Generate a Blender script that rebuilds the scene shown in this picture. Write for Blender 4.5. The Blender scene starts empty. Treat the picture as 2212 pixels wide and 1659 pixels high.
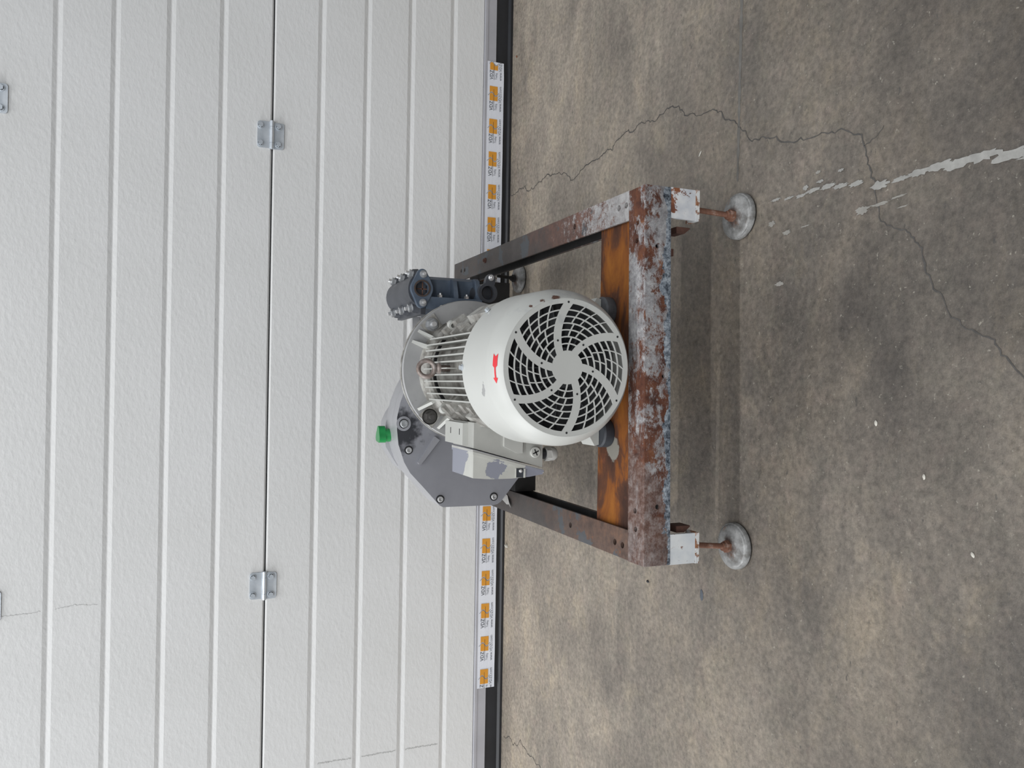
import bpy, bmesh, math, random
from mathutils import Vector, Matrix
random.seed(7)
PI = math.pi
SC = bpy.context.scene
COL = SC.collection

# ------------------------------------------------------------------ camera
F_PX, PITCH, ROLL, YAW, CAM_H = 1702.2, 0.39719, -0.017397, 0.002366, 0.88195
_f = Vector((math.sin(YAW)*math.cos(PITCH), math.cos(YAW)*math.cos(PITCH), -math.sin(PITCH)))
_r0 = Vector((math.cos(YAW), -math.sin(YAW), 0.0)); _d0 = _f.cross(_r0)
_r = _r0*math.cos(ROLL) + _d0*math.sin(ROLL); _d = _d0*math.cos(ROLL) - _r0*math.sin(ROLL)
cam = bpy.data.objects.new('camera', bpy.data.cameras.new('camera')); COL.objects.link(cam)
# the phone was held on its side: the picture's right is the room's down
cam.matrix_world = Matrix(((_d.x, _r.x, -_f.x, 0), (_d.y, _r.y, -_f.y, 0), (_d.z, _r.z, -_f.z, CAM_H), (0, 0, 0, 1)))
cam.data.sensor_width = 36.0; cam.data.lens = F_PX/2212*36.0
cam.data.clip_start = 0.02; cam.data.clip_end = 60
SC.camera = cam

# ------------------------------------------------------------------ light
w = bpy.data.worlds.new('hall_ambient'); SC.world = w; w.use_nodes = True
w.node_tree.nodes['Background'].inputs[0].default_value = (0.86, 0.93, 1.0, 1)
w.node_tree.nodes['Background'].inputs[1].default_value = 0.27
def tube(name, x, y, z, length, power, width=0.07, col=(0.985, 0.99, 1.0)):
    l = bpy.data.lights.new(name, 'AREA'); l.shape = 'RECTANGLE'; l.size = length; l.size_y = width
    l.energy = power; l.color = col
    o = bpy.data.objects.new(name, l); COL.objects.link(o); o.location = (x, y, z)
    return o
tube('ceiling_tube', -1.6, 0.62, 4.6, 6.0, 100)
tube('ceiling_tube', -1.6, -1.75, 4.6, 6.0, 92)
tube('ceiling_tube', -1.6, -6.2, 4.6, 8.0, 375, 0.3)
# added unseen fill light, brightens the left side of door and floor
fill = tube('left_fill', -5.2, 0.6, 2.1, 3.0, 150, 3.4, (0.96, 0.98, 1.0))
fill.rotation_euler = (0, -PI/2, 0)
SC.view_settings.view_transform = 'Standard'
SC.view_settings.look = 'None'
SC.view_settings.gamma = 1.0
SC.view_settings.use_curve_mapping = False
SC.view_settings.exposure = 0.33

# ------------------------------------------------------------------ node helper
class NT:
    def __init__(s, name):
        s.m = bpy.data.materials.new(name); s.m.use_nodes = True; s.t = s.m.node_tree
        s.b = s.t.nodes['Principled BSDF']; s._co = None
    def n(s, kind, **kw):
        x = s.t.nodes.new(kind)
        for k, v in kw.items(): setattr(x, k, v)
        return x
    def put(s, sock, v):
        if isinstance(v, bpy.types.NodeSocket): s.t.links.new(v, sock)
        elif isinstance(v, (tuple, list)) and sock.type == 'RGBA' and len(v) == 3: sock.default_value = (*v, 1)
        else: sock.default_value = v
    def co(s):
        if s._co is None: s._co = s.n('ShaderNodeTexCoord').outputs['Object']
        return s._co
    def map(s, scale=(1, 1, 1), loc=(0, 0, 0), rot=(0, 0, 0), v=None):
        m = s.n('ShaderNodeMapping'); s.put(m.inputs['Vector'], v or s.co())
        m.inputs['Scale'].default_value = scale; m.inputs['Location'].default_value = loc; m.inputs['Rotation'].default_value = rot
        return m.outputs[0]
    def noise(s, scale, detail=4, rough=0.55, v=None, dist=0.0, out='Fac'):
        x = s.n('ShaderNodeTexNoise'); s.put(x.inputs['Vector'], v or s.co())
        x.inputs['Scale'].default_value = scale; x.inputs['Detail'].default_value = detail
        x.inputs['Roughness'].default_value = rough; x.inputs['Distortion'].default_value = dist
        return x.outputs[out]
    def ramp(s, fac, stops, interp='LINEAR'):
        x = s.n('ShaderNodeValToRGB'); s.put(x.inputs[0], fac); cr = x.color_ramp; cr.interpolation = interp
        while len(cr.elements) < len(stops): cr.elements.new(0.5)
        for e, (p, c) in zip(cr.elements, stops):
            e.position = p; e.color = (*c, 1) if isinstance(c, (tuple, list)) else (c, c, c, 1)
        return x.outputs[0]
    def step(s, fac, a, b): return s.ramp(fac, [(a, 0.0), (b, 1.0)])
    def mix(s, f, a, b, mode='MIX'):
        x = s.n('ShaderNodeMix', data_type='RGBA', blend_type=mode)
        s.put(x.inputs[0], f); s.put(x.inputs[6], a); s.put(x.inputs[7], b); return x.outputs[2]
    def math(s, op, a, b=0.0):
        x = s.n('ShaderNodeMath', operation=op); s.put(x.inputs[0], a); s.put(x.inputs[1], b); return x.outputs[0]
    def xyz(s, v=None):
        x = s.n('ShaderNodeSeparateXYZ'); s.put(x.inputs[0], v or s.co()); return x.outputs
    def near(s, p, radius, soft=0.3, warp=0.0, wscale=60):
        """mask that is 1 within `radius` of point p (object coordinates), with a ragged border"""
        d = s.n('ShaderNodeVectorMath', operation='DISTANCE'); s.put(d.inputs[0], s.co()); d.inputs[1].default_value = p
        v = d.outputs['Value']
        if warp: v = s.math('ADD', v, s.math('MULTIPLY', s.math('SUBTRACT', s.noise(wscale, 5, 0.6), 0.5), warp))
        mr = s.n('ShaderNodeMapRange'); s.put(mr.inputs[0], v)
        mr.inputs[1].default_value = radius*(1-soft); mr.inputs[2].default_value = radius; mr.inputs[3].default_value = 1; mr.inputs[4].default_value = 0
        return mr.outputs[0]
    def bump(s, h, strength=0.3, dist=0.001, prev=None):
        x = s.n('ShaderNodeBump'); s.put(x.inputs['Height'], h)
        x.inputs['Strength'].default_value = strength; x.inputs['Distance'].default_value = dist
        if prev: s.put(x.inputs['Normal'], prev)
        return x.outputs[0]
    def done(s, col, rough=0.5, metal=0.0, normal=None, spec=None):
        s.put(s.b.inputs['Base Color'], col); s.put(s.b.inputs['Roughness'], rough); s.put(s.b.inputs['Metallic'], metal)
        if normal: s.put(s.b.inputs['Normal'], normal)
        if spec is not None: s.b.inputs['Specular IOR Level'].default_value = spec
        return s.m

def plain(name, c, rough=0.5, metal=0.0, var=0.12, scale=30, bump=0.0):
    t = NT(name); nz = t.noise(scale, 5, 0.6)
    col = t.ramp(nz, [(0.25, tuple(x*(1-var) for x in c)), (0.75, tuple(min(1, x*(1+var)) for x in c))])
    return t.done(col, rough, metal, t.bump(t.noise(scale*6, 4), bump, 0.001) if bump else None)

M = {}
# door skin: stucco embossed light grey sheet with faint dirt
t = NT('door_skin')
c = t.ramp(t.noise(2.2, 5, 0.6), [(0.3, (0.575, 0.575, 0.565)), (0.7, (0.62, 0.62, 0.615))])
st = t.math('MULTIPLY', t.step(t.noise(1.6, 3, 0.5, v=t.map(loc=(3, 1, 5))), 0.55, 0.8), 0.25)
c = t.mix(st, c, (0.52, 0.50, 0.46))
sp = t.step(t.noise(42, 2, 0.5, v=t.map(loc=(9, 2, 0))), 0.80, 0.83)
c = t.mix(t.math('MULTIPLY', sp, 0.5), c, (0.30, 0.28, 0.25))
b1 = t.noise(120, 3, 0.5, v=t.map(scale=(0.6, 1, 1.0), rot=(0, 0.5, 0)))
M['door'] = t.done(c, 0.42, 0.0, t.bump(t.step(b1, 0.35, 0.75), 0.24, 0.0014))
M['alu'] = plain('mill_aluminium', (0.42, 0.42, 0.45), 0.45, 0.35, 0.1, 12)
M['rubber'] = plain('black_rubber', (0.012, 0.013, 0.016), 0.42, 0, 0.3, 20)
M['dark'] = plain('dark_recess', (0.012, 0.012, 0.013), 0.8)
t = NT('zinc_plate')
c = t.ramp(t.noise(18, 4), [(0.3, (0.52, 0.57, 0.62)), (0.7, (0.70, 0.73, 0.76))])
M['zinc'] = t.done(c, t.ramp(t.noise(30, 3), [(0.3, 0.30), (0.7, 0.45)]), 0.7)
M['nut_zinc'] = plain('dull_zinc_nut', (0.36, 0.37, 0.38), 0.38, 0.55, 0.2, 60)
M['steel'] = plain('bright_steel', (0.78, 0.78, 0.78), 0.28, 0.75, 0.1, 60)

# concrete
t = NT('worn_concrete')
big = t.noise(1.7, 7, 0.66, v=t.map(rot=(0, 0, 0.5), scale=(0.7, 1.3, 1), loc=(2.3, 0.4, 0)), dist=0.6)
c = t.ramp(big, [(0.30, (0.105, 0.098, 0.090)), (0.44, (0.152, 0.140, 0.124)), (0.56, (0.188, 0.173, 0.152)), (0.74, (0.245, 0.224, 0.190))])
tan = t.step(t.noise(7.5, 8, 0.72, v=t.map(loc=(4, 7, 0), rot=(0, 0, 0.3), scale=(1, 1.5, 1)), dist=0.5), 0.52, 0.70)
c = t.mix(t.math('MULTIPLY', tan, 0.50), c, (0.265, 0.235, 0.180))
dk = t.step(t.noise(4.2, 7, 0.68, v=t.map(loc=(1, 3, 2), rot=(0, 0, -0.6), scale=(0.6, 1.4, 1)), dist=0.8), 0.53, 0.74)
c = t.mix(t.math('MULTIPLY', dk, 0.62), c, (0.082, 0.078, 0.073))
grn = t.step(t.noise(26, 6, 0.7, v=t.map(loc=(7, 2, 0))), 0.52, 0.68)
c = t.mix(t.math('MULTIPLY', grn, 0.35), c, (0.150, 0.150, 0.125))
pink = t.step(t.noise(21, 6, 0.7, v=t.map(loc=(1, 9, 0))), 0.52, 0.68)
c = t.mix(t.math('MULTIPLY', pink, 0.35), c, (0.205, 0.172, 0.155))
# dark floor patches: stains, plus shade near the camera put into the colour
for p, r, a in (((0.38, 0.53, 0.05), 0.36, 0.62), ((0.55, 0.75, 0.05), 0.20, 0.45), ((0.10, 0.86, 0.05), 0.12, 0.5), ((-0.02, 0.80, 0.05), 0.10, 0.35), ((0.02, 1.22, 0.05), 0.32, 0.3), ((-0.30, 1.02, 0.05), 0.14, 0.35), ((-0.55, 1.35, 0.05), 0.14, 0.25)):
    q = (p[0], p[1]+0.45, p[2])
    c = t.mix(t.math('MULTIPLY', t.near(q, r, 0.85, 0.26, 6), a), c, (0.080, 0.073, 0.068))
# shade of the camera's holder put into the floor colour, paler by the door
near_shade = t.math('ADD', t.math('MULTIPLY', t.xyz()[1], -1.0), t.math('MULTIPLY', t.math('SUBTRACT', t.noise(2.6, 8, 0.72, v=t.map(loc=(5, 5, 0))), 0.5), 1.6))
lm = t.n('ShaderNodeMapRange'); t.put(lm.inputs[0], near_shade); lm.inputs[1].default_value = -2.45; lm.inputs[2].default_value = -0.75
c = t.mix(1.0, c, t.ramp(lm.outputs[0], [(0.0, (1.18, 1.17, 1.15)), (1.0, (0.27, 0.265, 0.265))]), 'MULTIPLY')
cloud = t.noise(5.2, 9, 0.70, v=t.map(loc=(11, 4, 0), rot=(0, 0, 0.7), scale=(0.75, 1.35, 1)), dist=0.4)
c = t.mix(1.0, c, t.ramp(cloud, [(0.34, (0.76, 0.76, 0.77)), (0.5, (1.0, 1.0, 1.0)), (0.66, (1.24, 1.21, 1.15))]), 'MULTIPLY')
c = t.mix(1.0, c, (1.39, 1.31, 1.235), 'MULTIPLY')
fine = t.noise(105, 10, 0.82)
c = t.mix(0.8, c, t.ramp(fine, [(0.32, 0.18), (0.5, 0.50), (0.68, 0.82)]), 'OVERLAY')
spk = t.step(t.noise(150, 3, 0.6, v=t.map(loc=(3, 3, 3))), 0.66, 0.74)
c = t.mix(t.math('MULTIPLY', spk, 0.5), c, (0.36, 0.335, 0.28))
pit = t.step(t.noise(110, 3, 0.6, v=t.map(loc=(8, 3, 3), scale=(0.6, 1.2, 1))), 0.67, 0.74)
c = t.mix(t.math('MULTIPLY', pit, 0.7), c, (0.045, 0.042, 0.038))
h = t.math('ADD', t.noise(70, 8, 0.7), t.math('MULTIPLY', t.noise(14, 4), 0.8))
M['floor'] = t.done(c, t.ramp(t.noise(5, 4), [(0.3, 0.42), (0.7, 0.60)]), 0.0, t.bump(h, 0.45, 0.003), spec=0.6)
M['crack'] = plain('crack_shadow', (0.062, 0.058, 0.054), 0.9, 0, 0.4, 60)
M['joint'] = plain('joint_filler', (0.115, 0.108, 0.098), 0.8, 0, 0.3, 30)
M['smear'] = plain('dried_paint', (0.25, 0.245, 0.23), 0.7, 0, 0.25, 60)
M['smear_thin'] = plain('thin_dried_paint', (0.22, 0.21, 0.19), 0.75, 0, 0.15, 80)
M['scuff'] = plain('scuff', (0.40, 0.40, 0.39), 0.6, 0, 0.3, 90)

# rusted frame
RUST = [(0.28, (0.055, 0.026, 0.018)), (0.45, (0.140, 0.050, 0.028)), (0.6, (0.215, 0.078, 0.035)), (0.75, (0.30, 0.125, 0.050))]
M['inner'] = plain('black_inner', (0.012, 0.011, 0.011), 0.8, 0, 0.4, 30)  # near-black colour for channel insides, rear plate, hanger plate and rear rods
def rust_front():
    t = NT('rusted_white_paint')
    rust = t.ramp(t.noise(34, 10, 0.7, dist=0.3), [(0.30, (0.030, 0.014, 0.011)), (0.45, (0.088, 0.031, 0.018)), (0.58, (0.135, 0.050, 0.026)), (0.72, (0.23, 0.095, 0.040))])
    paint = t.ramp(t.noise(64, 12, 0.85), [(0.36, (0.13, 0.125, 0.13)), (0.5, (0.29, 0.285, 0.29)), (0.64, (0.50, 0.495, 0.49))])
    x = t.xyz()
    n1 = t.math('ADD', t.math('MULTIPLY', t.math('SUBTRACT', t.noise(46, 15, 0.9, v=t.map(scale=(0.6, 1, 1)), dist=0.3), 0.5), 1.7), 0.5)
    n2 = t.noise(8, 5, 0.6, v=t.map(loc=(1.0, 0, 0)))
    bias = t.math('ADD', t.math('MULTIPLY', x[0], 0.10), t.math('MULTIPLY', t.math('SUBTRACT', n2, 0.5), 0.75))
    mask = t.step(t.math('ADD', n1, bias), 0.485, 0.525)
    c = t.mix(mask, rust, paint)
    # left end: paint worn to a pinkish brown grey
    brown = t.ramp(t.noise(75, 10, 0.78), [(0.34, (0.050, 0.028, 0.022)), (0.46, (0.120, 0.072, 0.058)), (0.56, (0.21, 0.165, 0.150)), (0.68, (0.32, 0.29, 0.275))])
    lm = t.step(t.math('ADD', t.noise(13, 9, 0.72, v=t.map(loc=(5, 2, 1))), t.math('ADD', t.math('MULTIPLY', x[0], -0.85), t.math('MULTIPLY', x[2], 1.5))), 0.60, 0.68)
    c = t.mix(t.math('MULTIPLY', lm, 0.80), c, brown)
    edge = t.math('ADD', x[2], t.math('MULTIPLY', t.math('SUBTRACT', t.noise(13, 7, 0.65, v=t.map(loc=(2, 8, 1))), 0.5), 0.085))
    em = t.math('LESS_THAN', edge, -0.0155)
    bw = t.ramp(t.noise(80, 12, 0.85), [(0.42, (0.022, 0.028, 0.040)), (0.5, (0.17, 0.20, 0.235)), (0.58, (0.42, 0.46, 0.50))])
    c = t.mix(em, c, bw)
    return t.done(c, 0.72, 0.0, t.bump(n1, 0.6, 0.002), spec=0.3)
M['rust_front'] = rust_front()
def rust_side(name, loc, paint_amt, y_from, red):
    t = NT(name)
    x = t.xyz()
    rear = t.ramp(t.noise(20, 8, 0.65, v=t.map(loc=loc, scale=(1, 0.5, 1))), [(0.3, (0.046, 0.042, 0.041)), (0.6, (0.070, 0.061, 0.057)), (0.8, (0.090, 0.068, 0.056))])
    slate = t.step(t.noise(15, 7, 0.65, v=t.map(loc=(loc[0]+4, 1, 2))), 0.57, 0.59)
    rust = t.ramp(t.noise(38, 10, 0.75, v=t.map(loc=loc)), [(0.3, (0.050, 0.032, 0.026)), (0.5, (0.105*red, 0.066, 0.051)), (0.7, (0.17*red, 0.095, 0.062))])
    org = t.step(t.noise(42, 6, 0.6, v=t.map(loc=(3, loc[1], 1))), 0.68, 0.72)
    rust = t.mix(t.math('MULTIPLY', org, 0.7), rust, (0.25, 0.085, 0.025))
    ym = t.step(t.math('ADD', t.math('MULTIPLY', x[1], -1.0), t.math('MULTIPLY', t.math('SUBTRACT', t.noise(11, 6, 0.65), 0.5), 0.6)), y_from-0.10, y_from+0.22)
    c = t.mix(ym, rear, rust)
    c = t.mix(t.math('MULTIPLY', slate, 0.85), c, (0.066, 0.074, 0.082))
    pm = t.step(t.math('ADD', t.math('MULTIPLY', t.noise(40, 15, 0.9, v=t.map(loc=loc)), 1.5), t.math('MULTIPLY', x[1], -0.75)), 0.985-paint_amt, 1.04-paint_amt)
    c = t.mix(pm, c, t.ramp(t.noise(55, 6, 0.7), [(0.3, (0.20, 0.19, 0.19)), (0.7, (0.42, 0.415, 0.41))]))
    return t.done(c, 0.65, 0.0, t.bump(t.noise(60, 8, 0.7), 0.4, 0.0015), spec=0.3)
M['rust_right'] = rust_side('worn_rail_paint', (1, 2, 3), 0.0, 0.10, 1.2)
M['rust_left'] = rust_side('brown_rail_rust', (7, 5, 3), -0.06, 0.20, 1.0)
t = NT('orange_rust')
n = t.noise(9, 8, 0.62, v=t.map(scale=(0.6, 1.7, 1), loc=(1.5, 0.35, 0)), dist=0.5)
c = t.ramp(n, [(0.36, (0.045, 0.022, 0.016)), (0.47, (0.085, 0.035, 0.019)), (0.53, (0.185, 0.062, 0.015)), (0.68, (0.285, 0.105, 0.018))])
c = t.mix(t.math('MULTIPLY', t.step(t.noise(28, 6, 0.65, v=t.map(loc=(3, 1, 1))), 0.6, 0.72), 0.6), c, (0.16, 0.055, 0.03))
x = t.xyz()
gs = t.near((-0.128, 0.0, 0.024), 0.022, 0.12, 0.022, 60)
c = t.mix(gs, c, (0.20, 0.19, 0.165))
M['orange'] = t.done(c, 0.8, 0.0, t.bump(t.noise(90, 8, 0.7), 0.4, 0.001), spec=0.2)
t = NT('flaking_white_paint')
n1 = t.noise(34, 10, 0.7, dist=0.4)
c = t.mix(t.step(n1, 0.60, 0.62), t.ramp(t.noise(30, 6), [(0.3, (0.50, 0.53, 0.56)), (0.7, (0.66, 0.67, 0.66))]), t.ramp(t.noise(50, 5), RUST))
M['white_leg'] = t.done(c, 0.6, 0, t.bump(n1, 0.3, 0.001))
t = NT('flaked_leg_paint')
n1 = t.noise(30, 10, 0.7, v=t.map(loc=(3, 1, 1)), dist=0.5)
x = t.xyz()
c = t.mix(t.step(t.math('ADD', n1, t.math('MULTIPLY', x[2], 5.0)), 0.565, 0.585), t.ramp(t.noise(40, 6), [(0.3, (0.44, 0.46, 0.50)), (0.7, (0.66, 0.66, 0.65))]), t.ramp(t.noise(40, 5), RUST))
M['white_leg_b'] = t.done(c, 0.6, 0, t.bump(n1, 0.3, 0.001))
t = NT('rusty_edge_paint')
n1 = t.noise(55, 10, 0.8, dist=0.4)
c = t.mix(t.step(n1, 0.50, 0.53), t.ramp(t.noise(30, 6), [(0.3, (0.50, 0.52, 0.54)), (0.7, (0.66, 0.66, 0.64))]), t.ramp(t.noise(50, 5), [(0.3, (0.10, 0.045, 0.025)), (0.7, (0.30, 0.13, 0.06))]))
M['plate_rust'] = t.done(c, 0.6, 0, t.bump(n1, 0.3, 0.001))
t = NT('galvanised_pad')
n1 = t.noise(60, 8, 0.7)
c = t.ramp(n1, [(0.28, (0.09, 0.08, 0.07)), (0.47, (0.21, 0.21, 0.205)), (0.7, (0.36, 0.36, 0.355))])
c = t.mix(t.step(t.noise(38, 5, 0.6, v=t.map(loc=(2, 2, 2))), 0.62, 0.68), c, (0.17, 0.085, 0.045))
c = t.mix(t.math('MULTIPLY', t.near((0, 0, 0.006), 0.021, 0.5, 0.030, 60), 0.85), c, (0.075, 0.048, 0.038))
M['pad'] = t.done(c, 0.45, 0.25, t.bump(n1, 0.4, 0.001))
t = NT('rusty_rod')
c = t.ramp(t.noise(60, 6, 0.7), [(0.3, (0.09, 0.035, 0.022)), (0.55, (0.17, 0.08, 0.05)), (0.75, (0.34, 0.29, 0.26))])
M['rod'] = t.done(c, 0.7, 0.1)
M['rusty_dark'] = plain('dark_rust', (0.07, 0.030, 0.020), 0.8, 0, 0.4, 60)
# motor
t = NT('motor_paint')
c = t.ramp(t.noise(9, 5), [(0.3, (0.40, 0.402, 0.376)), (0.7, (0.445, 0.448, 0.42))])
M['motor'] = t.done(c, 0.40, 0.0, t.bump(t.noise(220, 3), 0.05, 0.001))
t = NT('cover_paint')
c = t.ramp(t.noise(7, 5), [(0.3, (0.465, 0.47, 0.446)), (0.7, (0.505, 0.51, 0.485))])
worn = t.step(t.math('ADD', t.noise(22, 8, 0.7), t.math('MULTIPLY', t.xyz()[0], 2.1)), 0.74, 0.86)
c = t.mix(t.math('MULTIPLY', worn, 0.6), c, (0.36, 0.37, 0.375))
sp = t.step(t.noise(70, 2, 0.5, v=t.map(loc=(6, 3, 2))), 0.78, 0.80)
c = t.mix(t.math('MULTIPLY', sp, 0.7), c, (0.16, 0.155, 0.14))
for p, r in (((-0.0360, -0.0170, 0.1205), 0.0050), ((-0.0400, -0.0130, 0.1195), 0.0058), ((-0.0440, -0.0090, 0.1180), 0.0050), ((-0.031, -0.0185, 0.121), 0.0035)):
    c = t.mix(t.near(p, r, 0.1, 0.006, 150), c, (0.30, 0.30, 0.295))
for p, r in (((0.103, -0.060, 0.020), 0.010), ((0.098, -0.060, 0.042), 0.0065), ((0.088, -0.060, 0.060), 0.0065)):
    c = t.mix(t.near(p, r, 0.12, 0.008, 150), c, (0.115, 0.060, 0.045))
c = t.mix(t.math('MULTIPLY', t.near((-0.062, -0.058, -0.088), 0.030, 0.5, 0.03, 90), 0.7), c, (0.20, 0.205, 0.21))
M['cover'] = t.done(c, 0.38, 0.0, t.bump(t.noise(240, 3), 0.05, 0.001))
t = NT('grubby_motor_paint')
c = t.ramp(t.noise(30, 6, 0.65), [(0.32, (0.095, 0.085, 0.075)), (0.47, (0.235, 0.225, 0.205)), (0.62, (0.37, 0.365, 0.34))])
M['grubby'] = t.done(c, 0.5, 0.0)
t = NT('flange_grey')
c = t.ramp(t.noise(14, 6, 0.6), [(0.3, (0.27, 0.27, 0.272)), (0.7, (0.345, 0.345, 0.342))])
c = t.mix(t.math('MULTIPLY', t.step(t.noise(36, 8, 0.7, v=t.map(loc=(2, 0, 1))), 0.60, 0.74), 0.7), c, (0.16, 0.15, 0.14))
M['flange'] = t.done(c, 0.45, 0.1)
t = NT('peeling_box_paint')
pk = 0.0
for p, r in (((0.012, 0.028, 0.070), 0.047), ((0.018, -0.010, 0.066), 0.018), ((-0.006, -0.057, 0.028), 0.0165), ((-0.002, -0.057, 0.012), 0.010), ((-0.014, -0.057, -0.048), 0.020), ((-0.006, -0.057, -0.062), 0.016)):
    k = t.near(p, r, 0.04, 0.030, 55); pk = k if pk == 0.0 else t.math('MAXIMUM', pk, k)
c = t.mix(pk, t.ramp(t.noise(30, 4), [(0.3, (0.44, 0.44, 0.405)), (0.7, (0.49, 0.49, 0.455))]), (0.235, 0.243, 0.285))
M['peel'] = t.done(c, 0.42, 0.0, t.bump(pk, 0.3, -0.0006))
t = NT('cast_aluminium')
c = t.ramp(t.noise(7, 6, 0.6), [(0.3, (0.235, 0.238, 0.262)), (0.7, (0.300, 0.303, 0.328))])
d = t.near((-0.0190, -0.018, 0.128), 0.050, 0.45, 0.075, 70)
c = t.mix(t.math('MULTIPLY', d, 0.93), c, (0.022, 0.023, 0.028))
sp = t.step(t.noise(75, 3, 0.5, v=t.map(loc=(1, 5, 2))), 0.74, 0.78)
c = t.mix(t.math('MULTIPLY', sp, 0.6), c, (0.09, 0.085, 0.08))
M['cast'] = t.done(c, 0.40, 0.25, t.bump(t.noise(150, 4), 0.08, 0.001))
M['cast_light'] = plain('cast_aluminium_rim', (0.40, 0.40, 0.415), 0.4, 0.4, 0.12, 15)
M['cast_mid'] = plain('cast_rib', (0.31, 0.312, 0.335), 0.38, 0.3, 0.12, 20)
M['stain_ring'] = plain('oily_bolt', (0.19, 0.19, 0.195), 0.35, 0.6, 0.4, 60)
t = NT('blue_grey_manifold')
c = t.ramp(t.noise(16, 6, 0.6), [(0.3, (0.045, 0.063, 0.092)), (0.5, (0.078, 0.103, 0.140)), (0.75, (0.125, 0.152, 0.190))])
M['blue'] = t.done(c, 0.5, 0.1, t.bump(t.noise(110, 4), 0.12, 0.001))
t = NT('manifold_cap_grey')
c = t.ramp(t.noise(16, 6, 0.6), [(0.3, (0.036, 0.039, 0.047)), (0.55, (0.056, 0.060, 0.070)), (0.8, (0.085, 0.087, 0.095))])
M['cap'] = t.done(c, 0.45, 0.15, t.bump(t.noise(110, 4), 0.12, 0.001))
M['port_rust'] = plain('rusty_port', (0.050, 0.034, 0.027), 0.75, 0.1, 0.4, 70)
M['pump_dark'] = plain('sooty_pump_body', (0.050, 0.043, 0.042), 0.7, 0.1, 0.3, 30)
M['rib_bright'] = plain('bright_rib', (0.52, 0.52, 0.52), 0.35, 0.5, 0.15, 40)
M['green'] = plain('green_plastic', (0.012, 0.22, 0.055), 0.28, 0, 0.2, 30)
M['red'] = plain('red_sticker', (0.62, 0.012, 0.022), 0.35, 0, 0.05, 20)
M['mount'] = plain('blue_black_rubber', (0.030, 0.034, 0.042), 0.6, 0, 0.25, 40)
M['mount_grey'] = plain('dusty_rubber', (0.075, 0.077, 0.083), 0.7, 0, 0.4, 60)
t = NT('eye_bolt_steel')
c = t.ramp(t.noise(50, 6, 0.7), [(0.3, (0.10, 0.055, 0.038)), (0.55, (0.26, 0.22, 0.20)), (0.75, (0.40, 0.38, 0.37))])
M['eye'] = t.done(c, 0.5, 0.4)
M['black_nut'] = plain('oily_black_nut', (0.03, 0.028, 0.026), 0.3, 0.4, 0.4, 60)
M['oily_hex'] = plain('oily_hex', (0.13, 0.125, 0.12), 0.28, 0.6, 0.4, 60)
M['gland'] = plain('grey_gland', (0.40, 0.395, 0.375), 0.45, 0, 0.15, 40)
M['box_dark'] = plain('box_base_paint', (0.37, 0.37, 0.345), 0.45, 0, 0.12, 20)
M['fan'] = plain('dark_fan', (0.055, 0.057, 0.060), 0.55, 0, 0.2, 20)
# tape
t = NT('tape_film')
c = t.ramp(t.noise(6, 4), [(0.3, (0.60, 0.62, 0.67)), (0.7, (0.69, 0.70, 0.74))])
M['tape'] = t.done(c, 0.25, 0.0, t.bump(t.noise(9, 4, 0.6, v=t.map(scale=(0.5, 1, 2.5))), 0.35, 0.004))
M['print_orange'] = plain('orange_print', (0.60, 0.265, 0.030), 0.35, 0, 0.05, 20)
M['print_black'] = plain('black_print', (0.028, 0.034, 0.042), 0.35, 0, 0.05, 20)
M['print_grey'] = plain('grey_print', (0.13, 0.14, 0.16), 0.35, 0, 0.05, 20)
M['chip'] = plain('white_chip', (0.46, 0.44, 0.39), 0.6, 0, 0.1, 200)
M['grey_flake'] = plain('grey_flake', (0.070, 0.080, 0.095), 0.6, 0, 0.15, 200)
M['brown_crumb'] = plain('brown_crumb', (0.15, 0.055, 0.025), 0.8, 0, 0.2, 200)
M['torn'] = plain('torn_grey_label', (0.35, 0.34, 0.325), 0.6, 0, 0.25, 120)

# ------------------------------------------------------------------ geometry helpers
def box(bm, x0, x1, y0, y1, z0, z1):
    v = [bm.verts.new((x, y, z)) for x in (x0, x1) for y in (y0, y1) for z in (z0, z1)]
    for f in ((0, 1, 3, 2), (4, 6, 7, 5), (0, 4, 5, 1), (2, 3, 7, 6), (0, 2, 6, 4), (1, 5, 7, 3)):
        bm.faces.new([v[i] for i in f])
def prism(bm, poly, O, U, V, W):
    """polygon (u,v) in the plane O + uU + vV, extruded by vector W"""
    O, U, V, W = map(Vector, (O, U, V, W))
    a = [bm.verts.new(O+U*p[0]+V*p[1]) for p in poly]; b = [bm.verts.new(x.co+W) for x in a]
    n = len(poly)
    bm.faces.new(a); bm.faces.new(list(reversed(b)))
    for i in range(n): bm.faces.new((a[i], b[i], b[(i+1) % n], a[(i+1) % n]))
def pxz(bm, poly, y0, y1): prism(bm, poly, (0, y0, 0), (1, 0, 0), (0, 0, 1), (0, y1-y0, 0))
def frame_of(d):
    d = Vector(d).normalized(); up = Vector((0, 0, 1)) if abs(d.z) < 0.9 else Vector((1, 0, 0))
    a = d.cross(up).normalized(); return a, d.cross(a).normalized(), d
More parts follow.
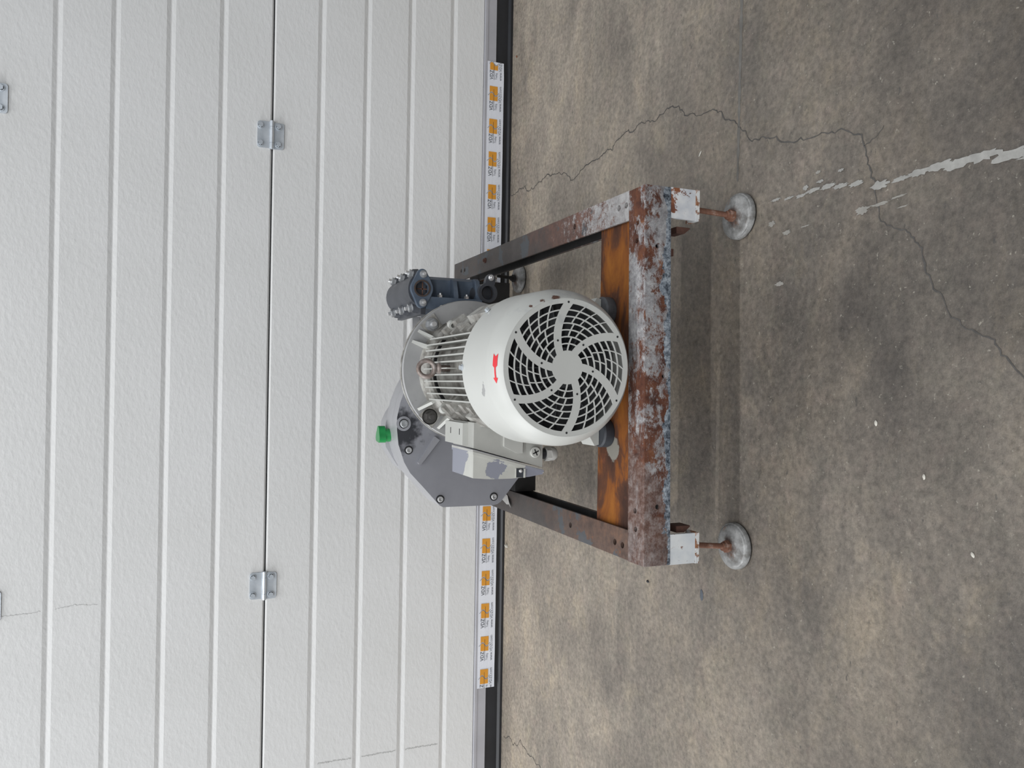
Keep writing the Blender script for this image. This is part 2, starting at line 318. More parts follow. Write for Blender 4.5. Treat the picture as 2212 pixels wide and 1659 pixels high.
def lathe(bm, prof, O, D, n=32, a0=0.0, a1=2*PI, close=False):
    """profile [(r,h)] spun about the axis O + hD"""
    A, B, D = frame_of(D); O = Vector(O); full = abs(a1-a0-2*PI) < 1e-6
    m = n if full else n+1; rings = []
    for r, h in prof:
        if r < 1e-7: rings.append([bm.verts.new(O+D*h)]); continue
        rings.append([bm.verts.new(O+D*h+(A*math.cos(a0+(a1-a0)*i/n)+B*math.sin(a0+(a1-a0)*i/n))*r) for i in range(m)])
    pairs = list(zip(rings, rings[1:]))
    if close: pairs.append((rings[-1], rings[0]))
    for p, q in pairs:
        for i in range(n):
            j = (i+1) % m
            if len(p) == 1 and len(q) == 1: continue
            if len(p) == 1: bm.faces.new((p[0], q[j], q[i]))
            elif len(q) == 1: bm.faces.new((p[i], p[j], q[0]))
            else: bm.faces.new((p[i], p[j], q[j], q[i]))
def cyl(bm, p0, p1, r, n=16, r1=None):
    L = (Vector(p1)-Vector(p0)).length; r1 = r if r1 is None else r1
    lathe(bm, [(0, 0), (r, 0), (r1, L), (0, L)], p0, Vector(p1)-Vector(p0), n)
def torus(bm, O, D, R, r, n=28, k=10):
    lathe(bm, [(R+r*math.cos(2*PI*i/k), r*math.sin(2*PI*i/k)) for i in range(k)], O, D, n, close=True)
def bev(bm, wdt, seg=2, ang=30):
    e = [x for x in bm.edges if len(x.link_faces) == 2 and x.calc_face_angle(0) > math.radians(ang)]
    bmesh.ops.bevel(bm, geom=e, offset=wdt, segments=seg, affect='EDGES', profile=0.6, clamp_overlap=True)
WL = {}
def wloc(o): return WL.get(o.name, Vector((0, 0, 0))) if o else Vector((0, 0, 0))
def part(name, bm, mat, parent=None, smooth=35, mats=None):
    """link a bmesh given in world coordinates as one object with its origin at its centre"""
    bmesh.ops.recalc_face_normals(bm, faces=bm.faces)
    lo = Vector([min(v.co[i] for v in bm.verts) for i in range(3)]); hi = Vector([max(v.co[i] for v in bm.verts) for i in range(3)])
    c = (lo+hi)/2
    for v in bm.verts: v.co -= c
    me = bpy.data.meshes.new(name); bm.to_mesh(me); bm.free()
    for m in (mats or [mat]): me.materials.append(m)
    if smooth:
        me.polygons.foreach_set('use_smooth', [True]*len(me.polygons)); me.set_sharp_from_angle(angle=math.radians(smooth))
    o = bpy.data.objects.new(name, me); COL.objects.link(o); WL[o.name] = c
    if parent: o.parent = parent
    o.location = c-wloc(parent)
    return o
def B(): return bmesh.new()
def thing(name, label, cat, loc, group=None):
    o = bpy.data.objects.new(name, None); COL.objects.link(o); o.location = loc; WL[o.name] = Vector(loc)
    o.empty_display_size = 0.05; tag(o, label, cat, group); return o
def tag(o, label, cat, group=None):
    o['label'] = label; o['category'] = cat
    if group: o['group'] = group
    return o
def again(src, name, parent, loc, D=None, scale=None):
    """a copy of a small repeated piece (shared mesh, built along +Z) pointing along D"""
    o = src.copy(); o.name = name; COL.objects.link(o); o.parent = parent; o.location = Vector(loc)-wloc(parent); WL[o.name] = Vector(loc)
    if D is not None: o.rotation_mode = 'QUATERNION'; o.rotation_quaternion = Vector((0, 0, 1)).rotation_difference(Vector(D))
    if scale: o.scale = (scale,)*3
    return o
def proto(bm, mat, mats=None):
    bmesh.ops.recalc_face_normals(bm, faces=bm.faces)
    me = bpy.data.meshes.new('piece'); bm.to_mesh(me); bm.free()
    for m in (mats or [mat]): me.materials.append(m)
    me.polygons.foreach_set('use_smooth', [True]*len(me.polygons)); me.set_sharp_from_angle(angle=math.radians(35))
    return bpy.data.objects.new('piece', me)
def carve(o, cutters):
    """real holes: subtract cylinders (world coordinates) from a part"""
    bm = B()
    for p0, p1, r in cutters: cyl(bm, p0, p1, r, 14)
    bmesh.ops.recalc_face_normals(bm, faces=bm.faces)
    me = bpy.data.meshes.new('cut'); bm.to_mesh(me); bm.free()
    k = bpy.data.objects.new('cut', me); COL.objects.link(k); k.location = (0, 0, 0)
    md = o.modifiers.new('holes', 'BOOLEAN'); md.object = k; md.operation = 'DIFFERENCE'; md.solver = 'EXACT'
    dg = bpy.context.evaluated_depsgraph_get(); dg.update()
    new = bpy.data.meshes.new_from_object(o.evaluated_get(dg)); o.modifiers.clear(); o.data = new
    bpy.data.objects.remove(k); new.set_sharp_from_angle(angle=math.radians(35))

# small hardware prototypes, all along +Z from z=0
def hexpoly(r): return [(r*math.cos(PI/3*i), r*math.sin(PI/3*i)) for i in range(6)]
bm = B(); lathe(bm, [(0, 0), (0.0105, 0), (0.0105, 0.0014), (0, 0.0014)], (0, 0, 0), (0, 0, 1), 20)
prism(bm, hexpoly(0.0085), (0, 0, 0.0014), (1, 0, 0), (0, 1, 0), (0, 0, 0.0065)); nf = len(bm.faces); cyl(bm, (0, 0, 0.0079), (0, 0, 0.0150), 0.0040, 12)
bm.faces.ensure_lookup_table()
for f in bm.faces[nf:]: f.material_index = 1
NUT_STUD = proto(bm, None, [M['nut_zinc'], M['steel']])
bm = B(); lathe(bm, [(0, 0), (0.0075, 0), (0.0075, 0.0012), (0, 0.0012)], (0, 0, 0), (0, 0, 1), 18)
prism(bm, hexpoly(0.0058), (0, 0, 0.0012), (1, 0, 0), (0, 1, 0), (0, 0, 0.0055)); cyl(bm, (0, 0, 0.0067), (0, 0, 0.0105), 0.0030, 10)
SMALL_NUT = proto(bm, M['steel'])
bm = B(); lathe(bm, [(0.0, 0.0), (0.0062, 0.0), (0.0062, 0.0045), (0.0054, 0.0055), (0.0030, 0.0055), (0.0030, 0.002), (0, 0.002)], (0, 0, 0), (0, 0, 1), 20)
SOCKET = proto(bm, M['rib_bright'])
bm = B(); lathe(bm, [(0, 0), (0.0068, 0), (0.0068, 0.0016), (0.0052, 0.0018)], (0, 0, 0), (0, 0, 1), 20)
prism(bm, hexpoly(0.0050), (0, 0, 0.0016), (1, 0, 0), (0, 1, 0), (0, 0, 0.0048)); SCREW = proto(bm, M['zinc'])

# ================================================================== SETTING
bm = B(); v = [bm.verts.new(p) for p in ((-3.4, -3.2, 0), (3.4, -3.2, 0), (3.4, 2.30, 0), (-3.4, 2.30, 0))]; bm.faces.new(v)
v2 = [bm.verts.new((x.co.x, x.co.y, -0.1)) for x in v]
for i in range(4): bm.faces.new((v[i], v2[i], v2[(i+1) % 4], v[(i+1) % 4]))
bm.faces.new(list(reversed(v2)))
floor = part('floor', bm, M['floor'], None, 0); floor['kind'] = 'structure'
def ribbon(name, pts, wid, mat, z=0.0006, jitter=0.0, parent=None):
    """a thin irregular strip lying on the floor"""
    bm = B(); P = []
    if jitter > 0.001:                                           # midpoint displacement: a jagged line
        pts = [Vector(p) for p in pts]
        while max((b-a).length for a, b in zip(pts, pts[1:])) > 0.009:
            new = [pts[0]]
            for a, b in zip(pts, pts[1:]):
                d = b-a
                if d.length > 0.009: new.append((a+b)/2+Vector((-d.y, d.x))*random.uniform(-0.20, 0.20))
                new.append(b)
            pts = new
    for a, b in zip(pts, pts[1:]):
        a, b = Vector(a), Vector(b); k = max(1, int((b-a).length/0.012))
        for i in range(k): P.append(a.lerp(b, i/k))
    P.append(Vector(pts[-1])); L = []; R = []; jitter *= 0.2
    for i, p in enumerate(P):
        d = (P[min(i+1, len(P)-1)]-P[max(i-1, 0)]).normalized(); nrm = Vector((-d.y, d.x))
        q = p+nrm*random.uniform(-jitter, jitter); ww = wid(i/(len(P)-1)) if callable(wid) else wid
        ww *= random.uniform(0.6, 1.35)
        L.append(bm.verts.new((*(q+nrm*ww/2), z))); R.append(bm.verts.new((*(q-nrm*ww/2), z)))
    for i in range(len(P)-1): bm.faces.new((L[i], L[i+1], R[i+1], R[i]))
    return part(name, bm, mat, parent, 0)
CR = [(0.568, 2.148), (0.563, 2.029), (0.554, 1.906), (0.539, 1.803), (0.524, 1.689), (0.53, 1.629), (0.534, 1.577), (0.549, 1.515), (0.557, 1.475), (0.557, 1.428), (0.547, 1.389), (0.552, 1.355), (0.557, 1.327), (0.555, 1.309), (0.534, 1.274), (0.517, 1.237), (0.509, 1.208), (0.504, 1.174), (0.48, 1.147), (0.463, 1.115), (0.447, 1.1), (0.431, 1.084), (0.417, 1.054), (0.414, 1.032), (0.411, 1.013), (0.394, 0.986), (0.393, 0.958), (0.386, 0.929), (0.383, 0.901), (0.383, 0.876), (0.367, 0.852), (0.363, 0.838), (0.346, 0.833), (0.328, 0.827), (0.311, 0.822), (0.29, 0.812), (0.266, 0.81), (0.24, 0.806), (0.225, 0.786), (0.216, 0.763), (0.202, 0.749), (0.187, 0.736), (0.172, 0.734), (0.16, 0.732), (0.138, 0.72), (0.122, 0.706), (0.106, 0.7), (0.094, 0.693), (0.079, 0.674), (0.072, 0.656), (0.067, 0.644), (0.055, 0.632), (0.039, 0.618), (0.019, 0.6), (-0.02, 0.56)]
ribbon('crack', CR, lambda s: 0.0016+0.0009*math.sin(s*31)**2, M['crack'], 0.0005, 0.0014, floor)
ribbon('crack', [(0.346, 0.833), (0.352, 0.815), (0.365, 0.80)], 0.0010, M['crack'], 0.0005, 0.0012, floor)
ribbon('crack', [(-1.02, 2.12), (-0.98, 2.0), (-1.0, 1.9), (-1.03, 1.78)], 0.0016, M['crack'], 0.0005, 0.0015, floor)
ribbon('floor_joint', [(0.36, 1.108), (0.7, 1.104), (1.25, 1.112)], 0.007, M['joint'], 0.0004, 0.0008, floor)
# trail of dried paint running towards the right front
def blob(bm, cx, cy, ax, ay, rot, z):
    z += len(bm.faces)*0.00003; vs = []; k = 26; ay *= 0.80
    for i in range(k):
        a = 2*PI*i/k; r = random.uniform(0.62, 1.15); px, py = ax*r*math.cos(a), ay*r*math.sin(a)
        vs.append(bm.verts.new((cx+px*math.cos(rot)-py*math.sin(rot), cy+px*math.sin(rot)+py*math.cos(rot), z)))
    bm.faces.new(vs)
bm = B()
for x, y, a, b in ((0.27, 0.585, 0.026, 0.0085), (0.277, 0.62, 0.026, 0.009), (0.2850, 0.655, 0.026, 0.0085), (0.284, 0.688, 0.024, 0.0085), (0.2875, 0.712, 0.022, 0.007), (0.2865, 0.742, 0.020, 0.006), (0.285, 0.772, 0.016, 0.0045), (0.2845, 0.806, 0.017, 0.008), (0.296, 0.847, 0.014, 0.005), (0.299, 0.875, 0.016, 0.0045), (0.304, 0.900, 0.016, 0.005), (0.3045, 0.93, 0.015, 0.0045), (0.302, 0.955, 0.013, 0.0035), (0.304, 0.98, 0.012, 0.003), (0.3075, 1.01, 0.012, 0.003), (0.312, 0.945, 0.006, 0.005), (0.315, 0.915, 0.007, 0.003), (0.322, 0.875, 0.006, 0.003)):
    blob(bm, x, y, a, b, PI/2+0.03, 0.0007)
part('paint_smear', bm, M['smear'], floor, 0)
bm = B()
for x, y, a, b in ((0.255, 0.835, 0.013, 0.0075), (0.258, 0.805, 0.018, 0.003), (0.262, 0.775, 0.014, 0.002), (0.247, 0.768, 0.010, 0.0014), (0.250, 0.985, 0.009, 0.0055), (0.253, 0.945, 0.012, 0.0016), (0.270, 1.02, 0.009, 0.006), (0.17, 1.00, 0.010, 0.005), (0.33, 0.92, 0.006, 0.004)):
    blob(bm, x, y, a, b, PI/2+0.05, 0.0006)
part('paint_smear', bm, M['smear_thin'], floor, 0)

# sectional door
YD = 2.14
door = bpy.data.objects.new('door_1', None); COL.objects.link(door); door.location = (0, YD, 0); WL[door.name] = Vector((0, YD, 0)); door['kind'] = 'structure'
def door_panel(z0, z1, ribs):
    gap = 0.0016
    prof = [(YD+0.04, z0+gap), (YD+0.004, z0+gap), (YD, z0+gap+0.004)]
    for zc in sorted(ribs):
        prof += [(YD, zc-0.0105), (YD+0.0028, zc-0.0010), (YD+0.0028, zc+0.0010), (YD, zc+0.0105)]
    prof += [(YD, z1-gap-0.004), (YD+0.004, z1-gap), (YD+0.04, z1-gap)]
    bm = B(); prism(bm, prof, (-2.2, 0, 0), (0, 1, 0), (0, 0, 1), (4.4, 0, 0))
    return part('door_panel', bm, M['door'], door, 0)
SEAM, SEAM2 = 0.6731, 1.2882
door_panel(0.0850, SEAM, [0.5501, 0.4271, 0.3041, 0.1811])
door_panel(SEAM, SEAM2, [1.1652, 1.0421, 0.9191, 0.7961])
door_panel(SEAM2, 1.9033, [1.411, 1.534, 1.657, 1.780])
bm = B(); box(bm, -2.2, 2.2, YD+0.012, YD+0.03, SEAM-0.02, SEAM+0.02); part('seam_gasket', bm, M['rubber'], door, 0)
bm = B()
prism(bm, [(YD+0.03, 0.052), (YD-0.0015, 0.052), (YD-0.0015, 0.0790), (YD-0.0035, 0.0790), (YD-0.0035, 0.0865), (YD-0.0012, 0.0880), (YD+0.03, 0.0880)], (-2.2, 0, 0), (0, 1, 0), (0, 0, 1), (4.4, 0, 0))
part('bottom_profile', bm, M['alu'], door, 0)
bm = B()
prism(bm, [(YD+0.03, 0.052), (YD+0.002, 0.052), (YD+0.001, 0.030), (YD+0.003, 0.014), (YD-0.003, 0.0075), (YD-0.002, 0.0004), (YD+0.03, 0.0004)], (-2.2, 0, 0), (0, 1, 0), (0, 0, 1), (4.4, 0, 0))
part('rubber_seal', bm, M['rubber'], door, 20)
def wall_mark(pts, wid):
    bm = B(); L = []; R = []; k = 40
    for i in range(k+1):
        s = i/k*(len(pts)-1); a = min(int(s), len(pts)-2); p = Vector(pts[a]).lerp(Vector(pts[a+1]), s-a)
        ww = wid*random.uniform(0.2, 1.4); p.x += random.uniform(-0.0015, 0.0015)
        L.append(bm.verts.new((p.x-ww/2, YD-0.0004, p.y))); R.append(bm.verts.new((p.x+ww/2, YD-0.0004, p.y)))
    for i in range(k): bm.faces.new((L[i], L[i+1], R[i+1], R[i]))
    part('scuff_mark', bm, M['scuff'], door, 0)
for a, b in ((0.530, 0.441), (0.412, 0.318), (0.290, 0.195)):
    wall_mark([(-1.0167-(0.5251-a)*0.0134-0.012*(a-0.3), a), (-1.0167-(0.5251-b)*0.0134-0.012*(b-0.3), b)], 0.0032)
wall_mark([(-0.554, 1.262), (-0.553, 1.2), (-0.549, 1.18)], 0.0013)
wall_mark([(-0.548, 1.15), (-0.541, 1.11), (-0.545, 1.06)], 0.0013)
# hinges
def hinge(x, zs):
    def leaf(sgn, w2, h0, h1, dx, th):
        bm = B(); r = 0.007
        a, b = (h0, h1) if sgn > 0 else (-h1, -h0)
        pts = []
        corners = [(-w2, a), (w2, a), (w2, b), (-w2, b)]
        far = b if sgn > 0 else a
        for (cx, cz) in corners:
            if cz == far:
                ox, oz = (r if cx < 0 else -r), (-r if cz == b else r)
                cc = (cx+ox, cz+oz); st = {(-1, 1): PI/2, (1, 1): 0, (1, -1): -PI/2, (-1, -1): PI}[(1 if cx > 0 else -1, 1 if cz == b else -1)]
                if (cx > 0) == (cz == b): arc = [st+i*PI/8 for i in range(5)]
                else: arc = [st+i*PI/8 for i in range(5)]
                pts += [(cc[0]+r*math.cos(q), cc[1]+r*math.sin(q)) for q in arc]
            else: pts.append((cx, cz))
        pxz(bm, [(x+dx+px, zs+pz) for px, pz in pts], YD-th, YD-0.0003)
        return bm
    h = part('hinge', leaf(1, 0.0345, 0.003, 0.0370, 0.0, 0.0030), M['zinc'], door, 30)
    part('hinge_leaf', leaf(-1, 0.0345, 0.003, 0.0300, -0.001, 0.0030), M['zinc'], h, 30)
    bm = B(); yb = YD-0.0062
    for a, b in ((-0.036, -0.0215), (-0.021, 0.0205), (0.021, 0.036)): cyl(bm, (x+a, yb, zs+0.001), (x+b, yb, zs+0.001), 0.0056, 16)
    cyl(bm, (x-0.037, yb, zs+0.001), (x+0.037, yb, zs+0.001), 0.0035, 12)
    part('hinge_barrel', bm, M['zinc'], h, 30)
    for dx, dz in ((0.0225, 0.0290), (-0.0235, 0.0292), (0.0228, -0.0160), (-0.0235, -0.0158)):
        again(SCREW, 'screw', h, (x+dx, YD-0.0030, zs+dz), (0, -1, 0), 1.25)
hinge(0.6420, SEAM+0.001); hinge(-0.5300, SEAM+0.001); hinge(0.6460, SEAM2+0.005); hinge(-0.5285, SEAM2+0.001)

# ================================================================== MACHINE FRAME
fr = thing('machine_frame', 'rusted steel channel frame with flaking white paint on four levelling feet', 'frame', (0.02, 1.56, 0))
FL, FR = Vector((-0.2848, 1.0717)), Vector((0.3282, 1.0860))
ZT, ZB, T = 0.200, 0.1505, 0.005
def channel(name, p0, p1, inward, mat):
    """U channel between two floor points, its web on the line, flanges reaching towards `inward`"""
    p0, p1 = Vector((*p0, 0)), Vector((*p1, 0)); I = Vector((*inward, 0)).normalized()
    prof = [(0, ZB), (0.050, ZB), (0.050, ZB+T), (T, ZB+T), (T, ZT-T), (0.050, ZT-T), (0.050, ZT), (0, ZT)]
    bm = B(); prism(bm, prof, p0, I, (0, 0, 1), p1-p0); 
    N = Vector((0, 0, 1)).cross(p1-p0).normalized(); ln = I
    bm.normal_update()
    for f in bm.faces:
        m_ = f.calc_center_median(); u = (m_-p0).dot(I)
        if u > T-0.0005 and ZB+T-0.0005 < m_.z < ZT-T+0.0005 and u < 0.0499: f.material_index = 1
    bev(bm, 0.0013, 2, 60)
    return part(name, bm, mat, fr, 40, [mat, M['inner']])
front = channel('front_rail', FL, FR, (-(FR-FL).y, (FR-FL).x), M['rust_front'])
carve(front, [((x, y, 0.19), (x, y, 0.21), 0.0048) for x, y in ((0.2701, 1.1072), (0.2403, 1.1083), (-0.1994, 1.1014), (-0.229, 1.0986))]
      + [((x, 1.06, z), (x, 1.095, z), r) for x, z, r in ((0.2294, 0.1768, 0.0036), (-0.1906, 0.175, 0.0042), (0.0191, 0.1647, 0.003))])
right = channel('side_rail', (0.3282, 2.045), (0.3282, 1.1355), (-1, 0), M['rust_right'])
carve(right, [((x, y, 0.19), (x, y, 0.21), 0.0052) for x, y in ((0.3051, 1.1440), (0.305, 1.1679), (0.3029, 1.3311), (0.3036, 1.9875), (0.3025, 1.9596))])
left = channel('side_rail', (-0.2848, 1.1228), (-0.2848, 2.045), (1, 0), M['rust_left'])
carve(left, [((x, y, 0.19), (x, y, 0.21), 0.0055) for x, y in ((-0.2613, 1.3294), (-0.2618, 1.1638), (-0.2626, 1.1390))])
channel('rear_rail', (0.2775, 2.045), (-0.2340, 2.045), (0, -1), M['rust_left'])
bm = B(); prism(bm, [(1.140, 0.142), (1.140, 0.190), (1.245, 0.190), (1.245, 0.142), (1.238, 0.142), (1.238, 0.183), (1.147, 0.183), (1.147, 0.142)], (-0.276, 0, 0), (0, 1, 0), (0, 0, 1), (0.596, 0, 0)); bev(bm, 0.0015, 1, 60)
part('cross_member', bm, M['orange'], fr, 40)
bm = B(); box(bm, 0.02, 0.2770, 1.968, 1.974, 0.068, 0.1700); part('rear_plate', bm, M['inner'], fr, 0)
bm = B(); box(bm, -0.2335, -0.196, 1.600, 1.690, 0.150, 0.1990); bev(bm, 0.003, 1); part('hanger_plate', bm, M['inner'], fr, 0)
bm = B(); cyl(bm, (0.3056, 1.8056, 0.2), (0.3056, 1.8056, 0.2035), 0.0068, 6); cyl(bm, (0.3056, 1.8056, 0.2035), (0.3056, 1.8056, 0.207), 0.0035, 10); part('rail_bolt', bm, M['rusty_dark'], fr)
bm = B()
sc = [(0.000, 0.019), (0.012, 0.012), (0.009, 0.003), (0.002, -0.012), (-0.010, -0.019), (-0.006, -0.004), (-0.007, 0.004)]
vs = [bm.verts.new((-0.2585+a*1.25, 1.634+b*1.3, 0.2006+random.uniform(0.0005, 0.007))) for a, b in sc]; cv = bm.verts.new((-0.257, 1.634, 0.2012))
for i in range(len(vs)): bm.faces.new((vs[i], vs[(i+1) % len(vs)], cv))
part('torn_label', bm, M['torn'], fr, 0)['label'] = 'crumpled torn grey label'
bm = B(); cyl(bm, (0.228, 1.093, 0.1465), (0.217, 1.093, 0.1465), 0.006, 8); part('bolt_end', bm, M['rusty_dark'], fr)
def leg(x0, x1, y0, y1, px, py, mat, side, rod='rod'):
    o0, o1 = (x1-0.006, x1) if side > 0 else (x0, x0+0.006)
    bm = B(); pol = [(x0, y0), (x1, y0), (x1, y1), (x1-0.006, y1), (x1-0.006, y0+0.006), (x0, y0+0.006)] if side > 0 else [(x1, y0), (x0, y0), (x0, y1), (x0+0.006, y1), (x0+0.006, y0+0.006), (x1, y0+0.006)]
    prism(bm, pol, (0, 0, 0.1025), (1, 0, 0), (0, 1, 0), (0, 0, ZB-0.0004-0.1025)); bev(bm, 0.0015, 2)
    L = part('leg', bm, mat, fr)
    bm = B(); box(bm, x0-0.0006, x1+0.0006, y0-0.0008, y1-0.022, 0.0950, 0.1020); bev(bm, 0.0018, 2); part('leg_plate', bm, M['plate_rust'], L)
    xa, xb = (x0-0.011, x0-0.0003) if side > 0 else (x1+0.0003, x1+0.011)
    bm = B(); prism(bm, [(0.132, 0.0), (0.132, 1.0), (0.117, 1.0), (0.106, 0.2), (0.106, 0.0)], (xa if side > 0 else xb, y0+0.010, 0), (0, 0, 1), ((xb-xa) * (-1 if side > 0 else -1), 0, 0), (0, 0.028, 0))
    for v in bm.verts: pass
    part('leg_tab', bm, M['rusty_dark'], L)
    cx, cy = (x0+x1)/2, (y0+y1)/2
    bm = B(); cyl(bm, (cx, cy, 0.0945), (px, py, 0.020), 0.0047, 14); part('threaded_rod', bm, M[rod], L)
    bm = B(); lathe(bm, [(0, 0.0025), (0.0385, 0.0025), (0.0396, 0.0040), (0.0396, 0.0090), (0.0385, 0.0112), (0.0365, 0.0118), (0.0355, 0.0134), (0.0335, 0.0146), (0.0310, 0.0146), (0.018, 0.0172), (0.0105, 0.0190), (0, 0.0190)], (px, py, 0), (0, 0, 1), 40)
    P = part('levelling_foot', bm, M['pad'], fr)
    bm = B(); lathe(bm, [(0, 0), (0.0375, 0), (0.0385, 0.0024), (0, 0.0024)], (px, py, 0.0001), (0, 0, 1), 36); part('rubber_sole', bm, M['rubber'], P)
    bm = B(); prism(bm, hexpoly(0.0105), (px, py, 0.0190), (1, 0, 0), (0, 1, 0), (0, 0, 0.008)); cyl(bm, (px, py, 0.0270), (px, py, 0.032), 0.0072, 12); part('lock_nut', bm, M[rod], P)
leg(0.2782, 0.3282, 1.0858, 1.1358, 0.2962, 1.0955, M['white_leg_b'], 1)
leg(-0.2852, -0.2362, 1.0726, 1.1226, -0.2672, 1.0935, M['white_leg'], -1)
leg(0.2782, 0.3282, 1.9950, 2.0440, 0.3030, 2.0500, M['rusty_dark'], 1, 'inner')
leg(-0.2848, -0.2358, 1.9950, 2.0440, -0.2600, 2.0440, M['rusty_dark'], -1, 'inner')

# ================================================================== MOTOR
CX, CZ = 0.0300, 0.3270
mo = thing('electric_motor', 'light grey finned electric motor with a round slotted fan cover', 'motor', (CX, 1.33, 0.19))
AX = (0, 1, 0)
def ax(y): return (CX, y, CZ)
# fan cover shell
bm = B()
lathe(bm, [(0.1005, 1.1022), (0.1065, 1.1022), (0.1080, 1.1000), (0.1098, 1.1012), (0.1215, 1.1205), (0.1240, 1.1265), (0.1252, 1.1340), (0.1258, 1.16), (0.1275, 1.233),
           (0.1258, 1.233), (0.1240, 1.16), (0.1225, 1.13), (0.1075, 1.1045), (0.1005, 1.1045)], (CX, 0, CZ), AX, 96, close=True)
cover = part('fan_cover', bm, M['cover'], mo, 40)
# slotted grille: six curved arms, ring bars and curved cross bars, 2.2 mm sheet
YF, TH, R0 = 1.1000, 0.0022, 0.1
rings = [0.265, 0.372, 0.480, 0.587, 0.692, 0.797, 0.900, 1.0]; BW = 0.0021; TW = math.radians(42)
def gp(r, a):                                                    # a measured in the picture's sense, r in units of R0
    return (CX+r*R0*math.sin(a), CZ-r*R0*math.cos(a))
bm = B()
def piece(ra, rb, alo, ahi, nr, na, closed=False):
    """one solid patch of the sheet between radii ra..rb and the angle curves alo(r)..ahi(r)"""
    V = [[[None, None] for _ in range(na+1)] for _ in range(nr+1)]
    for a_ in range(nr+1):
        r = ra+(rb-ra)*a_/nr
        for b_ in range(na+1):
            if closed and b_ == na: V[a_][b_] = V[a_][0]; continue
            q = alo(r)+(ahi(r)-alo(r))*b_/na; x, z = gp(r, q)
            V[a_][b_] = [bm.verts.new((x, YF, z)), bm.verts.new((x, YF+TH, z))]
    for a_ in range(nr):
        for b_ in range(na):
            p, q, u, v = V[a_][b_], V[a_][b_+1], V[a_+1][b_+1], V[a_+1][b_]
            bm.faces.new((p[0], q[0], u[0], v[0])); bm.faces.new((p[1], v[1], u[1], q[1]))
    for a_ in range(nr):
        if not closed:
            for b_ in (0, na): bm.faces.new((V[a_][b_][0], V[a_+1][b_][0], V[a_+1][b_][1], V[a_][b_][1]))
    for b_ in range(na):
        for a_ in (0, nr): bm.faces.new((V[a_][b_][0], V[a_][b_][1], V[a_][b_+1][1], V[a_][b_+1][0]))
hw = BW/2/R0
whole = (lambda r: 0.0, lambda r: 2*PI)
piece(0.0005, rings[0], *whole, 1, 120, True)
for r in rings[1:-1]: piece(r-hw, r+hw, *whole, 1, 120, True)
piece(1.0, 1.078, *whole, 1, 120, True)
def halfang(r, h0, h1): return (h0+h1*r)/(r*R0)*math.sqrt(1+(TW*r)**2*0.35)
counts = [2, 2, 3, 3, 4, 4, 4]
for k in range(6):
    a0 = math.radians(90+60*k)
    for i in range(7):
        ra = rings[i]+(hw if i else 0); rb = rings[i+1]-(hw if i < 6 else 0)
        arm = lambda r, sg: a0+TW*(1-r)+sg*halfang(r, 0.0056, 0.0018)
        piece(ra, rb, lambda r: arm(r, -1), lambda r: arm(r, 1), 3, 3)
        for j in range(1, counts[i]):
            f = j/counts[i]
            def sep(r, sg, f=f): 
                h_ = halfang(r, 0.0056, 0.0018); lo = a0+TW*(1-r)+h_; hi = a0+math.radians(60)+TW*(1-r)-h_
                return lo+(hi-lo)*f+sg*0.00098/(r*R0)
            piece(ra, rb, lambda r: sep(r, -1), lambda r: sep(r, 1), 3, 1)
part('fan_grille', bm, M['cover'], cover, 0)
bm = B(); cyl(bm, (0, 0, -0.0004), (0, 0, 0.0002), 0.0018, 12); GH = proto(bm, M['dark'])
for k in range(6):
    for r, a in ((1.022, 90+60*k), (0.45, 90+60*k+23)):
        x, z = gp(r, math.radians(a)); again(GH, 'grille_hole', cover, (x, YF, z), (0, -1, 0))
# red arrow sticker on the sloping shoulder
bm = B()
def onsh(x, s):                                                  # s along the slope, 0 = face edge
    r = 0.1098+(0.1215-0.1098)*s; y = 1.1012+(1.1205-1.1012)*s; q = (x-CX)/r; r += 0.0005
    return (CX+r*math.sin(q), y-0.0002, CZ+r*math.cos(q))
def strip(xa, xb, fa, fb, n=8):
    A = []
    for i in range(n+1):
        x = xa+(xb-xa)*i/n; lo, hi = fa(i/n), fb(i/n); A.append((bm.verts.new(onsh(x, lo)), bm.verts.new(onsh(x, hi))))
    for p, q in zip(A, A[1:]): bm.faces.new((p[0], q[0], q[1], p[1]))
m0 = 0.58
strip(0.0485, 0.0440, lambda s: m0-0.19, lambda s: m0-0.19+0.19*s+0.001); strip(0.0485, 0.0440, lambda s: m0+0.19-0.19*s-0.001, lambda s: m0+0.19)
strip(0.0440, 0.0300, lambda s: m0-0.19, lambda s: m0+0.19)
strip(0.0300, 0.0270, lambda s: m0-0.19+0.13*s, lambda s: m0+0.19-0.13*s); strip(0.0270, 0.0110, lambda s: m0-0.06, lambda s: m0+0.06)
strip(0.0115, 0.0030, lambda s: m0-0.19+0.185*s, lambda s: m0+0.19-0.185*s)
part('direction_arrow', bm, M['red'], cover, 0)['label'] = 'red arrow sticker'
for x, y, r in ((CX-0.001, 1.2325, 0.1285), (CX+0.1165, 1.2250, 0.1285)):
    q = math.asin((x-CX)/r) if x < 0.05 else math.radians(47); x = CX+r*math.sin(q); again(SCREW, 'cover_screw', cover, (x, y, CZ+r*math.cos(q)-0.001), (math.sin(q), 0, math.cos(q)), 0.8)
# fan behind the grille
bm = B(); cyl(bm, ax(1.115), ax(1.150), 0.032, 24)
for k in range(9):
    a = 2*PI*k/9+0.2; u, v_ = Vector((math.cos(a), 0, math.sin(a))), Vector((-math.sin(a), 0, math.cos(a)))
    prism(bm, [(0.028, -0.001), (0.098, -0.001), (0.098, 0.001), (0.028, 0.001)], Vector(ax(1.118)), u, v_, (0, 0.04, 0))
lathe(bm, [(0.030, 1.158), (0.115, 1.158), (0.115, 1.162), (0.030, 1.162)], (CX, 0, CZ), AX, 48, close=True)
part('cooling_fan', bm, M['fan'], mo, 30)
